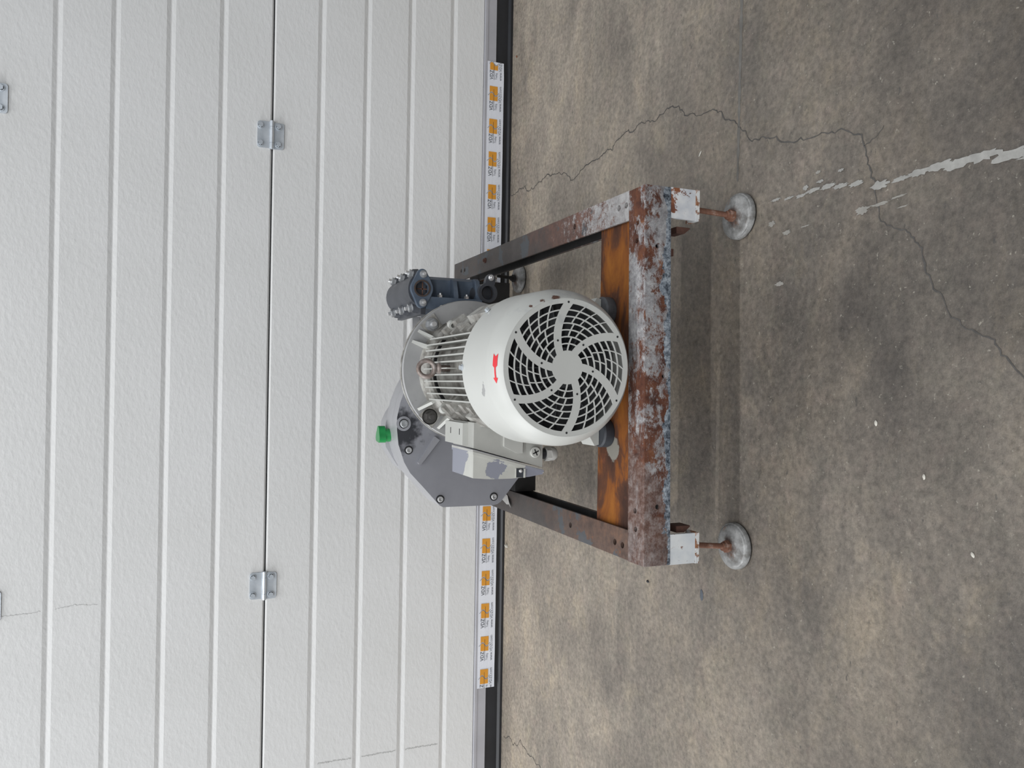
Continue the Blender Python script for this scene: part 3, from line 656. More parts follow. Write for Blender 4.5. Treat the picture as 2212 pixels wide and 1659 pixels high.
# housing, fins, end shield, flange
bm = B(); cyl(bm, ax(1.205), ax(1.500), 0.0940, 64); part('motor_housing', bm, M['grubby'], mo)
RF = 0.113
bm = B(); lathe(bm, [(0.09, 1.4865), (0.0995, 1.4865), (0.0995, 1.4900), (0.09, 1.4900)], (CX, 0, CZ), AX, 64, close=True); part('housing_joint', bm, M['dark'], mo)
bm = B(); lathe(bm, [(0.09, 1.4905), (0.1005, 1.4905), (0.1005, 1.5000), (0.09, 1.5000)], (CX, 0, CZ), AX, 64, close=True); part('shield_collar', bm, M['grubby'], mo)
def fin(bm, u, dirv, side, r0, rt, y0, y1, th):
    """a straight cooling fin: offset u across, pointing along dirv"""
    D, S = Vector(dirv), Vector(side)
    O = Vector((CX, 0, CZ))+S*u
    prism(bm, [(y0, r0), (y0, rt), (y1-0.003, rt), (y1, rt-0.004), (y1, r0)], O-S*th/2, (0, 1, 0), D, S*th)
for k in range(-5, 6):
    u = k*0.0119; bm = B(); rt = math.sqrt(RF**2-u*u*0.75)
    fin(bm, u, (0, 0, 1), (1, 0, 0), math.sqrt(0.0935**2-u*u)-0.003, rt, 1.220 if k else 1.36, 1.512, 0.0026 if k else 0.0022)
    part('cooling_fin', bm, M['motor'], mo, 0)
for s in (1, -1):
    for k in range(-4, 5):
        u = k*0.0125; bm = B()
        fin(bm, u, (s, 0, 0), (0, 0, 1), math.sqrt(0.0935**2-u*u)-0.003, math.sqrt(0.110**2-u*u*0.75), 1.235, 1.49, 0.0028)
        part('cooling_fin', bm, M['motor'], mo, 0)
bm = B(); lathe(bm, [(0, 1.5005), (0.1025, 1.5005), (0.1045, 1.505), (0.1075, 1.528), (0.112, 1.5455), (0, 1.5455)], (CX, 0, CZ), AX, 72)
shield = part('end_shield', bm, M['grubby'], mo, 40)
bm = B(); lathe(bm, [(0, 1.5455), (0.1440, 1.5455), (0.1455, 1.547), (0.1455, 1.5530), (0.1440, 1.5540), (0, 1.5540)], (CX, 0, CZ), AX, 96)
flange = part('mounting_flange', bm, M['flange'], mo, 40)
bm = B(); lathe(bm, [(0, 1.5542), (0.1448, 1.5542), (0.1448, 1.5565), (0, 1.5565)], (CX, 0, CZ), AX, 96); part('flange_gasket', bm, M['dark'], flange, 40)
bm = B(); lathe(bm, [(0, 1.5567), (0.1460, 1.5567), (0.1468, 1.5575), (0.1468, 1.5615), (0.1455, 1.5625), (0, 1.5625)], (CX, 0, CZ), AX, 96); part('adapter_ring', bm, M['grubby'], flange, 40)
def gusset(deg, ro=0.1400, ri=0.100, yo=1.5452, yi=1.507, th=0.006):
    a = math.radians(deg); D = Vector((math.cos(a), 0, math.sin(a))); S = Vector((-math.sin(a), 0, math.cos(a)))
    bm = B(); prism(bm, [(ro, yo), (ri, yo), (ri, yi), (ri+0.010, yi)], Vector((CX, 0, CZ))-S*th/2, D, (0, 1, 0), S*th); bev(bm, 0.0012, 1)
    part('gusset', bm, M['motor'], flange, 30)
for d in (66, 55.5, 126, 150, 205, 335): gusset(d, 0.139, 0.104, 1.5452, 1.515)
gusset(164, 0.141, 0.112, 1.5452, 1.515, 0.008)
def flange_bolt(deg, mat_proto, R=0.1265):
    a = math.radians(deg); p = Vector((CX+R*math.cos(a), 1.5455, CZ+R*math.sin(a)))
    U_ = Vector((math.cos(a), 0, math.sin(a))); V_ = Vector((-math.sin(a), 0, math.cos(a)))
    bm = B(); prism(bm, [(0.014, -0.019), (0.014, 0.019), (-0.026, 0.015), (-0.026, -0.015)], p, U_, V_, (0, -0.0022, 0)); bev(bm, 0.0015, 1); part('bolt_boss', bm, M['grubby'], flange)
    if mat_proto is BLACK_NUT: bm = B(); lathe(bm, [(0, 0), (0.0165, 0), (0.0160, 0.0006), (0, 0.0006)], p-Vector((0, 0.0022, 0)), (0, -1, 0), 20); part('oil_stain', bm, M['black_nut'], flange)
    again(mat_proto, 'flange_bolt', flange, p-Vector((0, 0.0028, 0)), (0, -1, 0), 1.3)
BLACK_NUT = NUT_STUD.copy(); BLACK_NUT.data = NUT_STUD.data.copy(); BLACK_NUT.data.materials.clear(); BLACK_NUT.data.materials.append(M['oily_hex']); BLACK_NUT.data.materials.append(M['black_nut'])
flange_bolt(43.5, NUT_STUD); flange_bolt(137.5, BLACK_NUT, 0.1300); flange_bolt(-45, NUT_STUD); flange_bolt(225, NUT_STUD)
# cast lugs between the fin groups
def lug(deg, y0, y1, r0, r1, wd, name='housing_lug', mat='grubby', bv=0.002):
    a = math.radians(deg); D = Vector((math.cos(a), 0, math.sin(a))); S = Vector((-math.sin(a), 0, math.cos(a)))
    bm = B(); prism(bm, [(r0, -wd/2), (r1, -wd/2*0.85), (r1, wd/2*0.85), (r0, wd/2)], Vector((CX, y0, CZ)), D, S, (0, y1-y0, 0)); bev(bm, bv, 1)
    part(name, bm, M[mat], mo, 30)
for d, y0, y1, r1, wd in ((46, 1.425, 1.448, 0.121, 0.034), (39, 1.395, 1.420, 0.124, 0.026), (50, 1.380, 1.392, 0.117, 0.030), (44, 1.340, 1.372, 0.119, 0.028), (34, 1.455, 1.490, 0.118, 0.020),
                          (36, 1.240, 1.330, 0.126, 0.036), (50, 1.245, 1.262, 0.116, 0.022), (51, 1.290, 1.304, 0.116, 0.022), (50, 1.332, 1.346, 0.116, 0.022),
                          (134, 1.425, 1.452, 0.121, 0.034), (129, 1.385, 1.412, 0.118, 0.024), (136, 1.350, 1.375, 0.121, 0.026), (129, 1.250, 1.268, 0.116, 0.022), (131, 1.290, 1.306, 0.117, 0.022), (129, 1.325, 1.342, 0.117, 0.022),
                          (141, 1.240, 1.330, 0.122, 0.030), (143, 1.385, 1.440, 0.122, 0.022)):
    lug(d, y0, y1, 0.088, r1, wd)
for d, y0 in ((44.5, 1.428), (131, 1.452)):
    a = math.radians(d); p = Vector((CX+0.119*math.cos(a), y0, CZ+0.119*math.sin(a)))
    bm = B(); lathe(bm, [(0.0085, 0), (0.0085, 0.012), (0.0045, 0.012), (0.0045, 0.0)], p, (-0.35*math.cos(a), -0.93, -0.35*math.sin(a)+0.2), 18, close=True); part('screw_boss', bm, M['motor'], mo)
# eye bolt
bm = B(); cyl(bm, (CX, 1.402, 0.415), (CX, 1.402, 0.4475), 0.0062, 14); lathe(bm, [(0, 0), (0.0105, 0), (0.0105, 0.004), (0.0055, 0.008), (0, 0.008)], (CX, 1.402, 0.4400), (0, 0, 1), 18)
torus(bm, (CX-0.0012, 1.402, 0.4655), (0.12, -0.96, 0.22), 0.0148, 0.0044, 30, 12)
part('eye_bolt', bm, M['eye'], mo, 50)
# terminal box on the left, its lid slanting
TB = [(-0.1110, 0.4075), (-0.1480, 0.2740), (-0.066, 0.2740), (-0.066, 0.4075)]
bm = B(); pxz(bm, TB, 1.3005, 1.4130); bev(bm, 0.002, 2)
tb = part('terminal_box', bm, M['box_dark'], mo, 40)
bm = B(); pxz(bm, [(-0.1135, 0.4095), (-0.1500, 0.2735), (-0.1535, 0.2735), (-0.1175, 0.4095)], 1.2985, 1.4150); bev(bm, 0.0012, 1); part('lid_gasket', bm, M['gland'], tb, 40)
LID = [(-0.1178, 0.4078), (-0.1540, 0.2732), (-0.1600, 0.2728), (-0.1640, 0.300), (-0.1662, 0.335), (-0.1662, 0.375), (-0.1635, 0.4078)]
bm = B(); pxz(bm, LID, 1.3000, 1.4145); bev(bm, 0.003, 2, 25); lid = part('box_lid', bm, M['peel'], tb, 40)
bm = B(); pxz(bm, [(-0.1165, 0.4092), (-0.1528, 0.2722), (-0.1580, 0.2722), (-0.1220, 0.4092)], 1.2975, 1.4160); bev(bm, 0.0012, 1); part('lid_rim', bm, M['peel'], lid, 40)
bm = B(); box(bm, -0.1650, -0.1490, 1.2965, 1.3010, 0.3090, 0.3115); box(bm, -0.1648, -0.1480, 1.2985, 1.3010, 0.3260, 0.3272); part('lid_rib', bm, M['peel'], lid, 0)
bm = B(); box(bm, -0.1645, -0.1480, 1.2992, 1.3000, 0.3116, 0.3260); part('lid_recess', bm, M['mount'], lid, 0)
again(SMALL_NUT, 'lid_screw', lid, (-0.1530, 1.2990, 0.3175), (0, -1, 0), 0.45)
bm = B(); box(bm, -0.1680, -0.1655, 1.330, 1.3335, 0.384, 0.388); part('casting_nib', bm, M['motor'], lid, 0)
bm = B(); pxz(bm, [(-0.1080, 0.352), (-0.1210, 0.326), (-0.1210, 0.316), (-0.066, 0.316), (-0.066, 0.352)], 1.2940, 1.3010); bev(bm, 0.0012, 1); part('box_front_plate', bm, M['motor'], tb, 40)
bm = B(); box(bm, -0.1075, -0.068, 1.330, 1.4300, 0.345, 0.4180); bev(bm, 0.003, 2); part('box_neck', bm, M['motor'], tb, 40)
for a, b in ((1.345, 1.350), (1.395, 1.400)):
    bm = B(); box(bm, -0.090, -0.079, a+0.001, b-0.001, 0.4165, 0.4183); part('neck_slot', bm, M['dark'], tb, 0)
pl = Vector((-0.1195, 1.3005, 0.2900))
bm = B(); lathe(bm, [(0, 0), (0.0100, 0), (0.0100, 0.005), (0.0088, 0.0062), (0, 0.0062)], pl, (0, -1, 0), 28); plug = part('blanking_plug', bm, M['motor'], tb, 40)
bm = B()
for a in (0.45, 0.45+PI/2):
    u = Vector((math.cos(a), 0, math.sin(a))); v_ = Vector((-math.sin(a), 0, math.cos(a)))
    prism(bm, [(-0.0062, -0.0011), (0.0062, -0.0011), (0.0062, 0.0011), (-0.0062, 0.0011)], pl+Vector((0, -0.0058, 0)), u, v_, (0, -0.0007, 0))
part('plug_cross', bm, M['dark'], plug, 0)
bm = B(); cyl(bm, (-0.1240, 1.313, 0.2738), (-0.1240, 1.313, 0.264), 0.0095, 18)
g = part('gland_thread', bm, M['rubber'], tb)
bm = B(); prism(bm, hexpoly(0.0138), (-0.1240, 1.313, 0.2635), (1, 0, 0), (0, 1, 0), (0, 0, -0.0095)); lathe(bm, [(0, 0), (0.0128, 0), (0.0128, 0.008), (0.0100, 0.012), (0.0065, 0.012), (0.0065, 0.004), (0, 0.004)], (-0.1240, 1.313, 0.2540), (0, 0, -1), 24)
bev(bm, 0.0006, 1); part('cable_gland', bm, M['gland'], tb, 35)
# feet on rubber mounts
for s, mm, x in ((-1, 'mount', -0.0800), (1, 'mount_grey', 0.1330)):
    bm = B(); lathe(bm, [(0, 0), (0.0235, 0), (0.0250, 0.003), (0.0250, 0.017), (0.0225, 0.020), (0, 0.020)], (x, 1.2100, 0.1902), (0, 0, 1), 28); part('rubber_mount', bm, M[mm], mo)
    bm = B()
    xi = CX+s*0.050
    pxz(bm, [(x+s*0.020, 0.2110), (x+s*0.022, 0.2190), (x+s*0.004, 0.2300), (xi+s*0.008, 0.262), (xi-s*0.004, 0.262), (xi-s*0.004, 0.2110)], 1.2050, 1.2500); bev(bm, 0.0025, 2)
    part('motor_foot', bm, M['motor'], mo, 40)

# ================================================================== PUMP
pu = thing('pump', 'grey cast pump with green filler cap behind the motor, blue ported manifold at right', 'pump', (0.0, 1.68, 0.2))
OUT = [(-0.2505, 0.3847), (-0.2545, 0.3770), (-0.2550, 0.2660), (-0.2535, 0.2560), (-0.2480, 0.2475), (-0.2000, 0.2085), (-0.1960, 0.2055), (0.06, 0.2055), (0.100, 0.225), (0.110, 0.30),
       (0.092, 0.360), (0.055, 0.412), (0.025, 0.4430), (-0.0045, 0.4592), (-0.0374, 0.4714), (-0.0681, 0.4777), (-0.094, 0.4773), (-0.1237, 0.4738), (-0.1595, 0.4614), (-0.182, 0.4482), (-0.2099, 0.4218)]
def inset(poly, d):
    n = len(poly); out = []
    cxm = sum(p[0] for p in poly)/n; czm = sum(p[1] for p in poly)/n
    for i in range(n):
        a, b, c = Vector(poly[i-1]), Vector(poly[i]), Vector(poly[(i+1) % n])
        n1 = Vector((-(b-a).y, (b-a).x)).normalized(); n2 = Vector((-(c-b).y, (c-b).x)).normalized(); m_ = (n1+n2).normalized()
        k = d/max(0.5, m_.dot(n1))
        if (b+m_*0.001-Vector((cxm, czm))).length > (b-Vector((cxm, czm))).length: k = -k
        out.append(tuple(b+m_*k))
    return out
bm = B(); pxz(bm, OUT, 1.5630, 1.5985); bev(bm, 0.0050, 3, 70); bm.normal_update()
for f in bm.faces:
    if abs(f.normal.y) < 0.93: f.material_index = 1
cov = part('gear_cover', bm, None, pu, 40, [M['cast'], M['cast_light']])
bm = B(); pxz(bm, inset(OUT, 0.002), 1.5990, 1.6010); part('cover_joint', bm, M['dark'], pu, 0)
bm = B(); pxz(bm, inset(OUT, 0.0006), 1.6014, 1.6500); bev(bm, 0.003, 2, 70); part('gear_housing', bm, M['cast_light'], pu, 40)
END = [(-0.030, 0.450), (-0.0608, 0.4696), (-0.081, 0.4790), (-0.1071, 0.4811), (-0.1344, 0.4785), (-0.1517, 0.468), (-0.1742, 0.4532), (-0.1888, 0.4364), (-0.20, 0.38), (-0.18, 0.25), (0.05, 0.25), (0.05, 0.40)]
bm = B(); pxz(bm, END, 1.6505, 1.6950); bev(bm, 0.004, 2, 50); part('bearing_end', bm, M['cast_light'], pu, 40)
for x, z in ((-0.1347, 0.4526), (-0.2376, 0.3837), (-0.2369, 0.2644)):
    bm = B(); lathe(bm, [(0.0064, 0.0), (0.0088, 0.0), (0.0088, 0.0012), (0.0064, 0.0012)], (x, 1.5629, z), (0, -1, 0), 24, close=True); part('counterbore', bm, M['dark'], cov, 0)
    again(SOCKET, 'cover_screw', cov, (x, 1.5640, z), (0, -1, 0))
bm = B(); lathe(bm, [(0.0098, 0), (0.0150, 0), (0.0150, 0.0016), (0.0098, 0.0016)], (-0.0807, 1.5629, 0.4640), (0, -1, 0), 28, close=True); part('plug_washer', bm, M['cast_mid'], cov, 40)
bm = B(); lathe(bm, [(0, 0), (0.0097, 0), (0.0097, 0.0005), (0, 0.0005)], (-0.0807, 1.5629, 0.4640), (0, -1, 0), 24); part('plug_seat', bm, M['dark'], cov, 40)
bm = B(); lathe(bm, [(0, 0), (0.0080, 0), (0.0080, 0.0058), (0.0070, 0.0068), (0.0038, 0.0068), (0.0034, 0.0060), (0, 0.0060)], (-0.0807, 1.5624, 0.4640), (0, -1, 0), 28); part('oil_plug', bm, M['nut_zinc'], cov, 40)
bm = B(); a, b = Vector((-0.1110, 0, 0.3940)), Vector((-0.1620, 0, 0.4310)); d = (b-a); L = d.length; d.normalize(); n_ = Vector((-d.z, 0, d.x))
prism(bm, [(0, -0.006), (L, -0.0035), (L+0.002, 0), (L, 0.0035), (0, 0.006)], Vector((a.x, 1.5635, a.z)), d, n_, (0, -0.0095, 0)); bev(bm, 0.0028, 2); part('cover_rib', bm, M['cast_mid'], cov, 40)
# green filler cap
bm = B()
lathe(bm, [(0, -0.004), (0.0140, -0.004), (0.0140, 0.0080), (0, 0.0080)], (-0.1085, 1.6350, 0.4785), (0, 0, 1), 24)
star = []
for i in range(36):
    a = 2*PI*i/36; r = 0.0168+0.0030*math.cos(3*a+0.3); star.append((r*math.cos(a), r*math.sin(a)))
prism(bm, star, (-0.1085, 1.6350, 0.4860), (1, 0, 0), (0, 1, 0), (0, 0, 0.0140)); bev(bm, 0.0025, 2, 50)
part('filler_cap', bm, M['green'], pu, 50)['label'] = 'green plastic filler cap'
# ribbed body
bm = B(); box(bm, -0.175, 0.156, 1.6515, 1.815, 0.206, 0.366); part('pump_body', bm, M['pump_dark'], pu, 0)
for y, z in ((1.655, 0.3835), (1.730, 0.3835), (1.8005, 0.3835)):
    bm = B(); box(bm, -0.02 if y < 1.69 else -0.16, 0.1590, y-0.0018, y+0.0018, 0.25, z); part('cooling_rib', bm, M['rib_bright'], pu, 0)
bm = B(); box(bm, -0.262, -0.200, 1.6985, 1.790, 0.2005, 0.2450); part('pump_foot', bm, M['pump_dark'], pu, 0)
bm = B(); box(bm, 0.10, 0.27, 1.995, 2.035, 0.2004, 0.206); box(bm, 0.10, 0.15, 1.82, 2.035, 0.2062, 0.212); part('pump_bracket', bm, M['pump_dark'], pu, 0)
# manifold
mf = None
bm = B(); box(bm, 0.1595, 0.1850, 1.6000, 1.7950, 0.284, 0.4080); bev(bm, 0.003, 2); mf = part('manifold', bm, M['blue'], pu, 40)
bm = B()
prism(bm, [(0.1853, 1.636), (0.226, 1.632), (0.2335, 1.645), (0.2335, 1.775), (0.226, 1.785), (0.1853, 1.785)], (0, 0, 0.287), (1, 0, 0), (0, 1, 0), (0, 0, 0.118)); bev(bm, 0.004, 2); part('manifold_body', bm, M['blue'], mf, 40)
for z, th, xo in ((0.402, 0.009, 0.232), (0.3420, 0.0085, 0.228), (0.2905, 0.009, 0.232)):
    bm = B(); prism(bm, [(0.1853, 1.602), (0.1915, 1.602), (xo-0.006, 1.614), (xo, 1.624), (xo, 1.640), (0.1853, 1.640)], (0, 0, z-th/2), (1, 0, 0), (0, 1, 0), (0, 0, th)); bev(bm, 0.0022, 2); part('manifold_web', bm, M['blue'], mf, 40)
for z in (0.3735, 0.3135): again(SMALL_NUT, 'manifold_nut', mf, (0.1853, 1.6185, z), (1, 0, 0), 1.0)
again(SMALL_NUT, 'manifold_nut', mf, (0.1640, 1.5998, 0.3760), (0, -1, 0), 0.6)
# domed valve cap with six bolts
bm = B(); box(bm, 0.1480, 0.2405, 1.6080, 1.8000, 0.4085, 0.4190); bev(bm, 0.003, 2); part('cap_flange', bm, M['cap'], mf, 40)
bm = B(); dome = [(0.168, 0.4192), (0.2320, 0.4192)] + [(0.200+0.0325*math.cos(a), 0.4215+0.0255*math.sin(a)) for a in [PI*i/14 for i in range(15)]]
pxz(bm, dome, 1.6080, 1.8000); bev(bm, 0.006, 3, 50); part('valve_cap', bm, M['cap'], mf, 40)
for y in (1.638, 1.712, 1.786):
    for x, zt in ((0.2345, 0.4195), (0.1640, 0.4195)):
        bm = B(); lathe(bm, [(0, 0), (0.0125, 0), (0.0115, 0.0110), (0, 0.0110)], (x, y, 0.4188), (0, 0, 1), 20); part('bolt_ear', bm, M['cap'], mf, 40)
        again(NUT_STUD, 'cap_bolt', mf, (x, y, 0.4300), (0.25 if x > 0.2 else -0.25, 0, 0.97), 1.08)
# flanged ports facing the front
def oval(c, half, rc, re, n=10):
    """two-eared flange outline: round middle of radius rc, ears of radius re at +-half"""
    pts = []
    t_ = math.acos((rc-re)/half)
    for i in range(n+1):
        a = t_+(PI-2*t_)*i/n; pts.append((rc*math.cos(a), rc*math.sin(a)))
    for i in range(n+1):
        a = PI-t_+(2*t_)*i/n; pts.append((-half+re*math.cos(a), re*math.sin(a)))
    for i in range(n+1):
        a = PI+t_+(PI-2*t_)*i/n; pts.append((rc*math.cos(a), rc*math.sin(a)))
    for i in range(n+1):
        a = -t_+(2*t_)*i/n; pts.append((half+re*math.cos(a), re*math.sin(a)))
    return pts
def with_hole(bm, outline, hole_r, O, U, V, W):
    O, U, V, W = map(Vector, (O, U, V, W)); n = len(outline)
    def ring(pts, off): return [bm.verts.new(O+U*p[0]+V*p[1]+off) for p in pts]
    hp = []
    for p in outline:
        a = math.atan2(p[1], p[0]); hp.append((hole_r*math.cos(a), hole_r*math.sin(a)))
    a0, a1, b0, b1 = ring(outline, Vector()), ring(outline, W), ring(hp, Vector()), ring(hp, W)
    for i in range(n):
        j = (i+1) % n
        for q in ((a0[i], a0[j], b0[j], b0[i]), (a1[i], b1[i], b1[j], a1[j]), (a0[i], a1[i], a1[j], a0[j]), (b0[i], b0[j], b1[j], b1[i])): bm.faces.new(q)
PC = Vector((0.2010, 1.5960, 0.4200))
bm = B(); with_hole(bm, oval(0, 0.0305, 0.0235, 0.0105), 0.0150, PC, (1, 0, 0.0), (0, 0, 1), (0, 0.0115, 0)); inl = part('inlet_flange', bm, M['blue'], mf, 40)
bm = B(); lathe(bm, [(0.0146, 0.0), (0.0178, 0.0), (0.0178, 0.002), (0.0146, 0.002)], PC+Vector((0, -0.0018, 0)), AX, 36, close=True); lathe(bm, [(0.0152, 0.0), (0.0148, 0.058), (0, 0.058)], PC+Vector((0, 0.0, 0)), AX, 36)
part('port_bore', bm, M['port_rust'], inl, 40)
bm = B(); box(bm, PC.x-0.0012, PC.x+0.0012, PC.y+0.012, PC.y+0.016, PC.z-0.0148, PC.z+0.0148); box(bm, PC.x-0.0148, PC.x+0.0148, PC.y+0.012, PC.y+0.016, PC.z-0.0052, PC.z-0.0028); torus(bm, PC+Vector((0, 0.014, 0)), AX, 0.0065, 0.001, 20, 6)
part('check_valve', bm, M['rod'], inl, 0)
for s in (1, -1): again(NUT_STUD, 'flange_bolt', inl, PC+Vector((s*0.0300, -0.0002, -0.002)), (0, -1, 0), 0.78)
PO = Vector((0.2005, 1.5960, 0.2720))
bm = B(); with_hole(bm, [(math.cos(a)*(0.0215 if not (-0.5 < ((a-0.0+PI) % (2*PI))-PI < 0.5) else 0.0215+0.021*math.cos((((a+PI) % (2*PI))-PI)*PI)), math.sin(a)*(0.0215 if not (-0.5 < ((a+PI) % (2*PI))-PI < 0.5) else 0.0215+0.021*math.cos((((a+PI) % (2*PI))-PI)*PI))) for a in [2*PI*i/60 for i in range(60)]], 0.0150, PO, (0.98, 0, -0.2), (0.2, 0, 0.98), (0, 0.014, 0)); bev(bm, 0.0012, 1, 50)
outl = part('outlet_flange', bm, M['cap'], mf, 40)
bm = B(); lathe(bm, [(0.0152, 0.0005), (0.0150, 0.050), (0, 0.050)], PO, AX, 36); part('port_bore', bm, M['port_rust'], outl, 40)
bm = B(); cyl(bm, PO+Vector((0, 0.014, 0)), PO+Vector((0, 0.06, 0.014)), 0.021, 28); part('outlet_pipe', bm, M['cap'], mf, 40)
again(SMALL_NUT, 'flange_bolt', outl, PO+Vector((0.0330, -0.0002, -0.0062)), (0, -1, 0), 0.9)

# ================================================================== PACKING TAPE
tp = thing('packing_tape', 'strip of white packing tape printed with orange logos along the door bottom', 'tape', (0.03, YD, 0.0285))
YT = YD-0.0042
bm = B(); nx, nz = 240, 6; xs0, xs1 = -0.8780, 0.9400
def tape_y(x, s): return YT-0.0003*math.sin(x*23)*s-0.0004*math.sin(x*57+1.3)*(1-s)*(1 if s < 0.4 else 0.2)
grid = []
for i in range(nx+1):
    x = xs0+(xs1-xs0)*i/nx; row = []
    zt = 0.0790+0.0014*math.cos((x+0.3)*1.3); zb = 0.0275+0.0008*math.sin(x*3.1)
    if x > 0.90: zb += (x-0.90)*0.02
    for j in range(nz+1): s = j/nz; row.append(bm.verts.new((x, tape_y(x, s), zb+(zt-zb)*s)))
    grid.append(row)
for i in range(nx):
    for j in range(nz): bm.faces.new((grid[i][j], grid[i+1][j], grid[i+1][j+1], grid[i][j+1]))
part('tape_film', bm, M['tape'], tp, 60)
def text_mesh(bm, txt, x, z, size, mi, xs=1.0, y=0.0):
    cu = bpy.data.curves.new('t', 'FONT'); cu.body = txt; cu.size = size; cu.resolution_u = 2
    o = bpy.data.objects.new('t', cu); COL.objects.link(o)
    dg = bpy.context.evaluated_depsgraph_get(); me = bpy.data.meshes.new_from_object(o.evaluated_get(dg))
    bpy.data.objects.remove(o)
    vs = [bm.verts.new((x+v.co.x*xs, y, z+v.co.y)) for v in me.vertices]
    for p in me.polygons:
        try: bm.faces.new([vs[k] for k in p.vertices]).material_index = mi
        except ValueError: pass
    bpy.data.meshes.remove(me)
def quad(bm, x0, x1, z0, z1, mi, y=0.0):
    bm.faces.new([bm.verts.new(p) for p in ((x0, y, z0), (x1, y, z0), (x1, y, z1), (x0, y, z1))]).material_index = mi
# one print repeat, x from 0 (left end of VDZ) to about 0.074; z measured from the tape's lower edge
bm = B()
text_mesh(bm, 'VDZ', -0.0005, 0.0335, 0.0150, 1, 0.92)
text_mesh(bm, 'Trading', 0.0015, 0.0215, 0.0085, 2, 0.72)
text_mesh(bm, 'www.VDZt.com', -0.0010, 0.0072, 0.0118, 2, 0.93)
quad(bm, -0.0005, 0.0620, 0.0302, 0.0312, 1, -0.0002)
XA, XB, Z0, Z1 = 0.0285, 0.0705, 0.0190, 0.0435
def wave(s): return 0.0475+0.0052*math.sin((s-0.5)*2*PI*0.95)
NW = 16
def cols(fn0, fn1, mi, y=0.0, a=0.0, b=1.0):
    P = []
    for i in range(NW+1):
        s = a+(b-a)*i/NW; z = Z0+(Z1-Z0)*s; P.append((bm.verts.new((fn0(s), y, z)), bm.verts.new((fn1(s), y, z))))
    for p, q in zip(P, P[1:]): bm.faces.new((p[0], p[1], q[1], q[0])).material_index = mi
cols(lambda s: XA, lambda s: wave(s)-0.0019, 0); cols(lambda s: wave(s)+0.0019, lambda s: XB, 0)
cols(lambda s: wave(s)-0.00055, lambda s: wave(s)+0.00055, 1, -0.0002, -0.22, 1.22)
PRINT = proto(bm, None, [M['print_orange'], M['print_black'], M['print_grey']])
PRINT.data.polygons.foreach_set('use_smooth', [False]*len(PRINT.data.polygons))
def xr(y): return 0.9412-(y-135.0)*(0.9412+0.8780)/(1485.0-135.0)
tops = [188.7, 259.4, 330.0, 400.8, 471.5] + [471.5+622.5/9*i for i in range(1, 9)] + [1094, 1163.5, 1233, 1303.3, 1374]
for y in tops: again(PRINT, 'printed_logo', tp, (xr(y)-XB, YT-0.0009, 0.0280))
# the two cut prints at the ends of the strip
bm = B()
text_mesh(bm, 'VDZ', 0, 0.0335, 0.0150, 1, 0.92); text_mesh(bm, 'Trading', 0.0015, 0.0215, 0.0085, 2, 0.72); text_mesh(bm, 'www.VDZt', 0, 0.0072, 0.0118, 2, 0.95)
quad(bm, 0, 0.0450, 0.0302, 0.0312, 1, -0.0002)
cols(lambda s: XA, lambda s: wave(s)-0.0019, 0); cols(lambda s: wave(s)-0.00055, lambda s: wave(s)+0.00055, 1, -0.0002, -0.1, 1.1)
bmesh.ops.bisect_plane(bm, geom=bm.verts[:]+bm.edges[:]+bm.faces[:], plane_co=(0.052, 0, 0), plane_no=(1, 0, 0), clear_outer=True)
again(proto(bm, None, [M['print_orange'], M['print_black'], M['print_grey']]), 'printed_logo', tp, (0.9400-0.0525, YT-0.0009, 0.0280))
bm = B()
text_mesh(bm, 'Z', 0.0180, 0.0335, 0.0150, 1, 0.92); text_mesh(bm, 'ng', 0.0180, 0.0215, 0.0085, 2, 0.85); text_mesh(bm, 'w.VDZt.com', 0.0155, 0.0072, 0.0118, 2, 0.93)
quad(bm, 0.015, 0.0620, 0.0302, 0.0312, 1, -0.0002)
cols(lambda s: XA, lambda s: wave(s)-0.0019, 0); cols(lambda s: wave(s)+0.0019, lambda s: XB, 0); cols(lambda s: wave(s)-0.00055, lambda s: wave(s)+0.00055, 1, -0.0002, -0.22, 1.22)
again(proto(bm, None, [M['print_orange'], M['print_black'], M['print_grey']]), 'printed_logo', tp, (xr(1444.6)-XB, YT-0.0009, 0.0280))

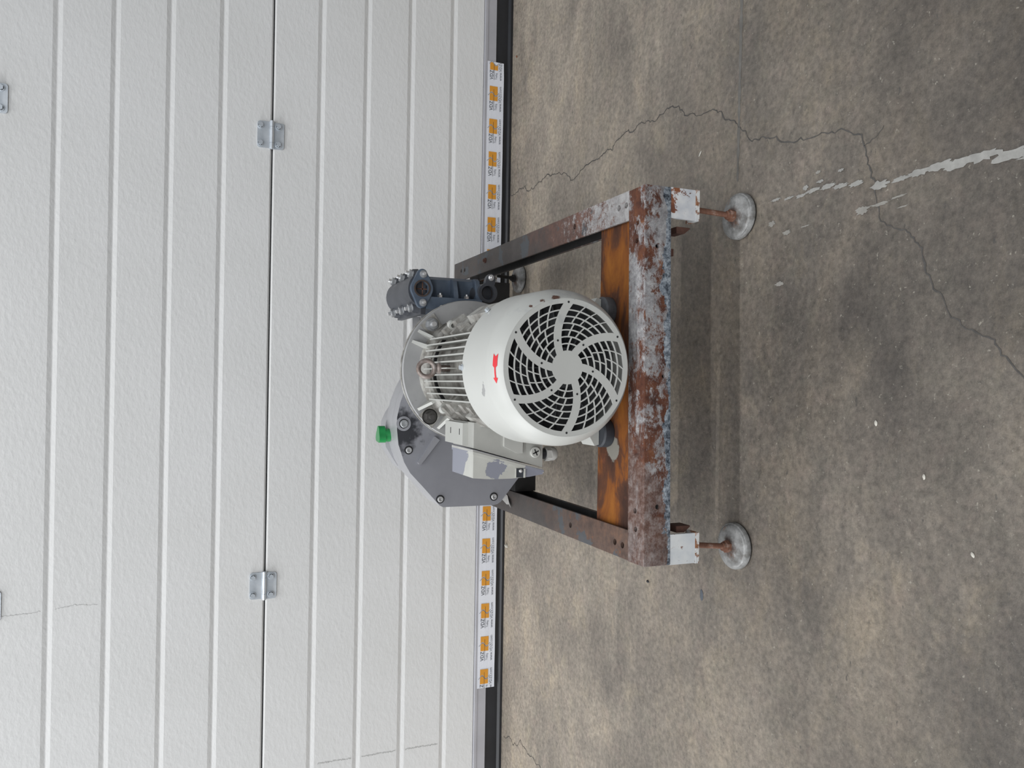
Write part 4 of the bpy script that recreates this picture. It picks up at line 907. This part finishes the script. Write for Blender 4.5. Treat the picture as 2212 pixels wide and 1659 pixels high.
# ================================================================== LITTER ON THE FLOOR
def pebble(name, x, y, a, b, h, rot, mat, label, cat='debris'):
    bm = B(); n = 9; rows = []
    for f, z in ((0.85, 0.0), (1.0, 0.35), (0.6, 0.9)):
        rows.append([bm.verts.new((x+(a*f*random.uniform(0.85, 1.1)*math.cos(2*PI*i/n))*math.cos(rot)-(b*f*math.sin(2*PI*i/n))*math.sin(rot),
                                   y+(a*f*math.cos(2*PI*i/n))*math.sin(rot)+(b*f*random.uniform(0.85, 1.1)*math.sin(2*PI*i/n))*math.cos(rot), 0.0002+h*z)) for i in range(n)])
    for p, q in zip(rows, rows[1:]):
        for i in range(n): bm.faces.new((p[i], p[(i+1) % n], q[(i+1) % n], q[i]))
    bm.faces.new(list(reversed(rows[0]))); bm.faces.new(rows[-1])
    return tag(part(name, bm, mat, None, 50), label, cat)
pebble('white_chip', -0.0432, 0.8052, 0.0042, 0.0026, 0.0024, 0.2, M['chip'], 'pale stone chip on the floor in front of the machine, below the fan', 'chip')
pebble('white_chip', -0.1083, 0.7279, 0.0040, 0.0022, 0.0022, 0.1, M['chip'], 'off-white chip lying nearest the camera on bare concrete', 'chip')
pebble('white_chip', -0.1945, 0.659, 0.0036, 0.0024, 0.0022, 0.6, M['chip'], 'tiny white chip on the floor at the front left', 'chip')
pebble('white_chip', -0.4659, 2.118, 0.0070, 0.0050, 0.0080, 0.9, M['chip'], 'whitish lump lying beside the black door seal', 'chip')
pebble('white_chip', 0.4367, 1.2161, 0.0065, 0.0018, 0.0016, -0.7, M['chip'], 'sliver of white paint on the floor right of the frame', 'chip')
pebble('grey_flake', -0.3760, 1.1906, 0.0110, 0.0050, 0.0014, 0.1, M['grey_flake'], 'blue-grey paint flake on the floor left of the left front foot', 'flake')
pebble('brown_crumb', 0.9543, 2.1050, 0.0040, 0.0030, 0.003, 0.4, M['brown_crumb'], 'small rust-brown crumb beside the door seal, far right', 'crumb')
pebble('black_crumb', -0.3936, 1.3696, 0.0045, 0.0028, 0.003, 1.4, M['rubber'], 'small black crumb on the floor left of the rusty left rail', 'crumb')
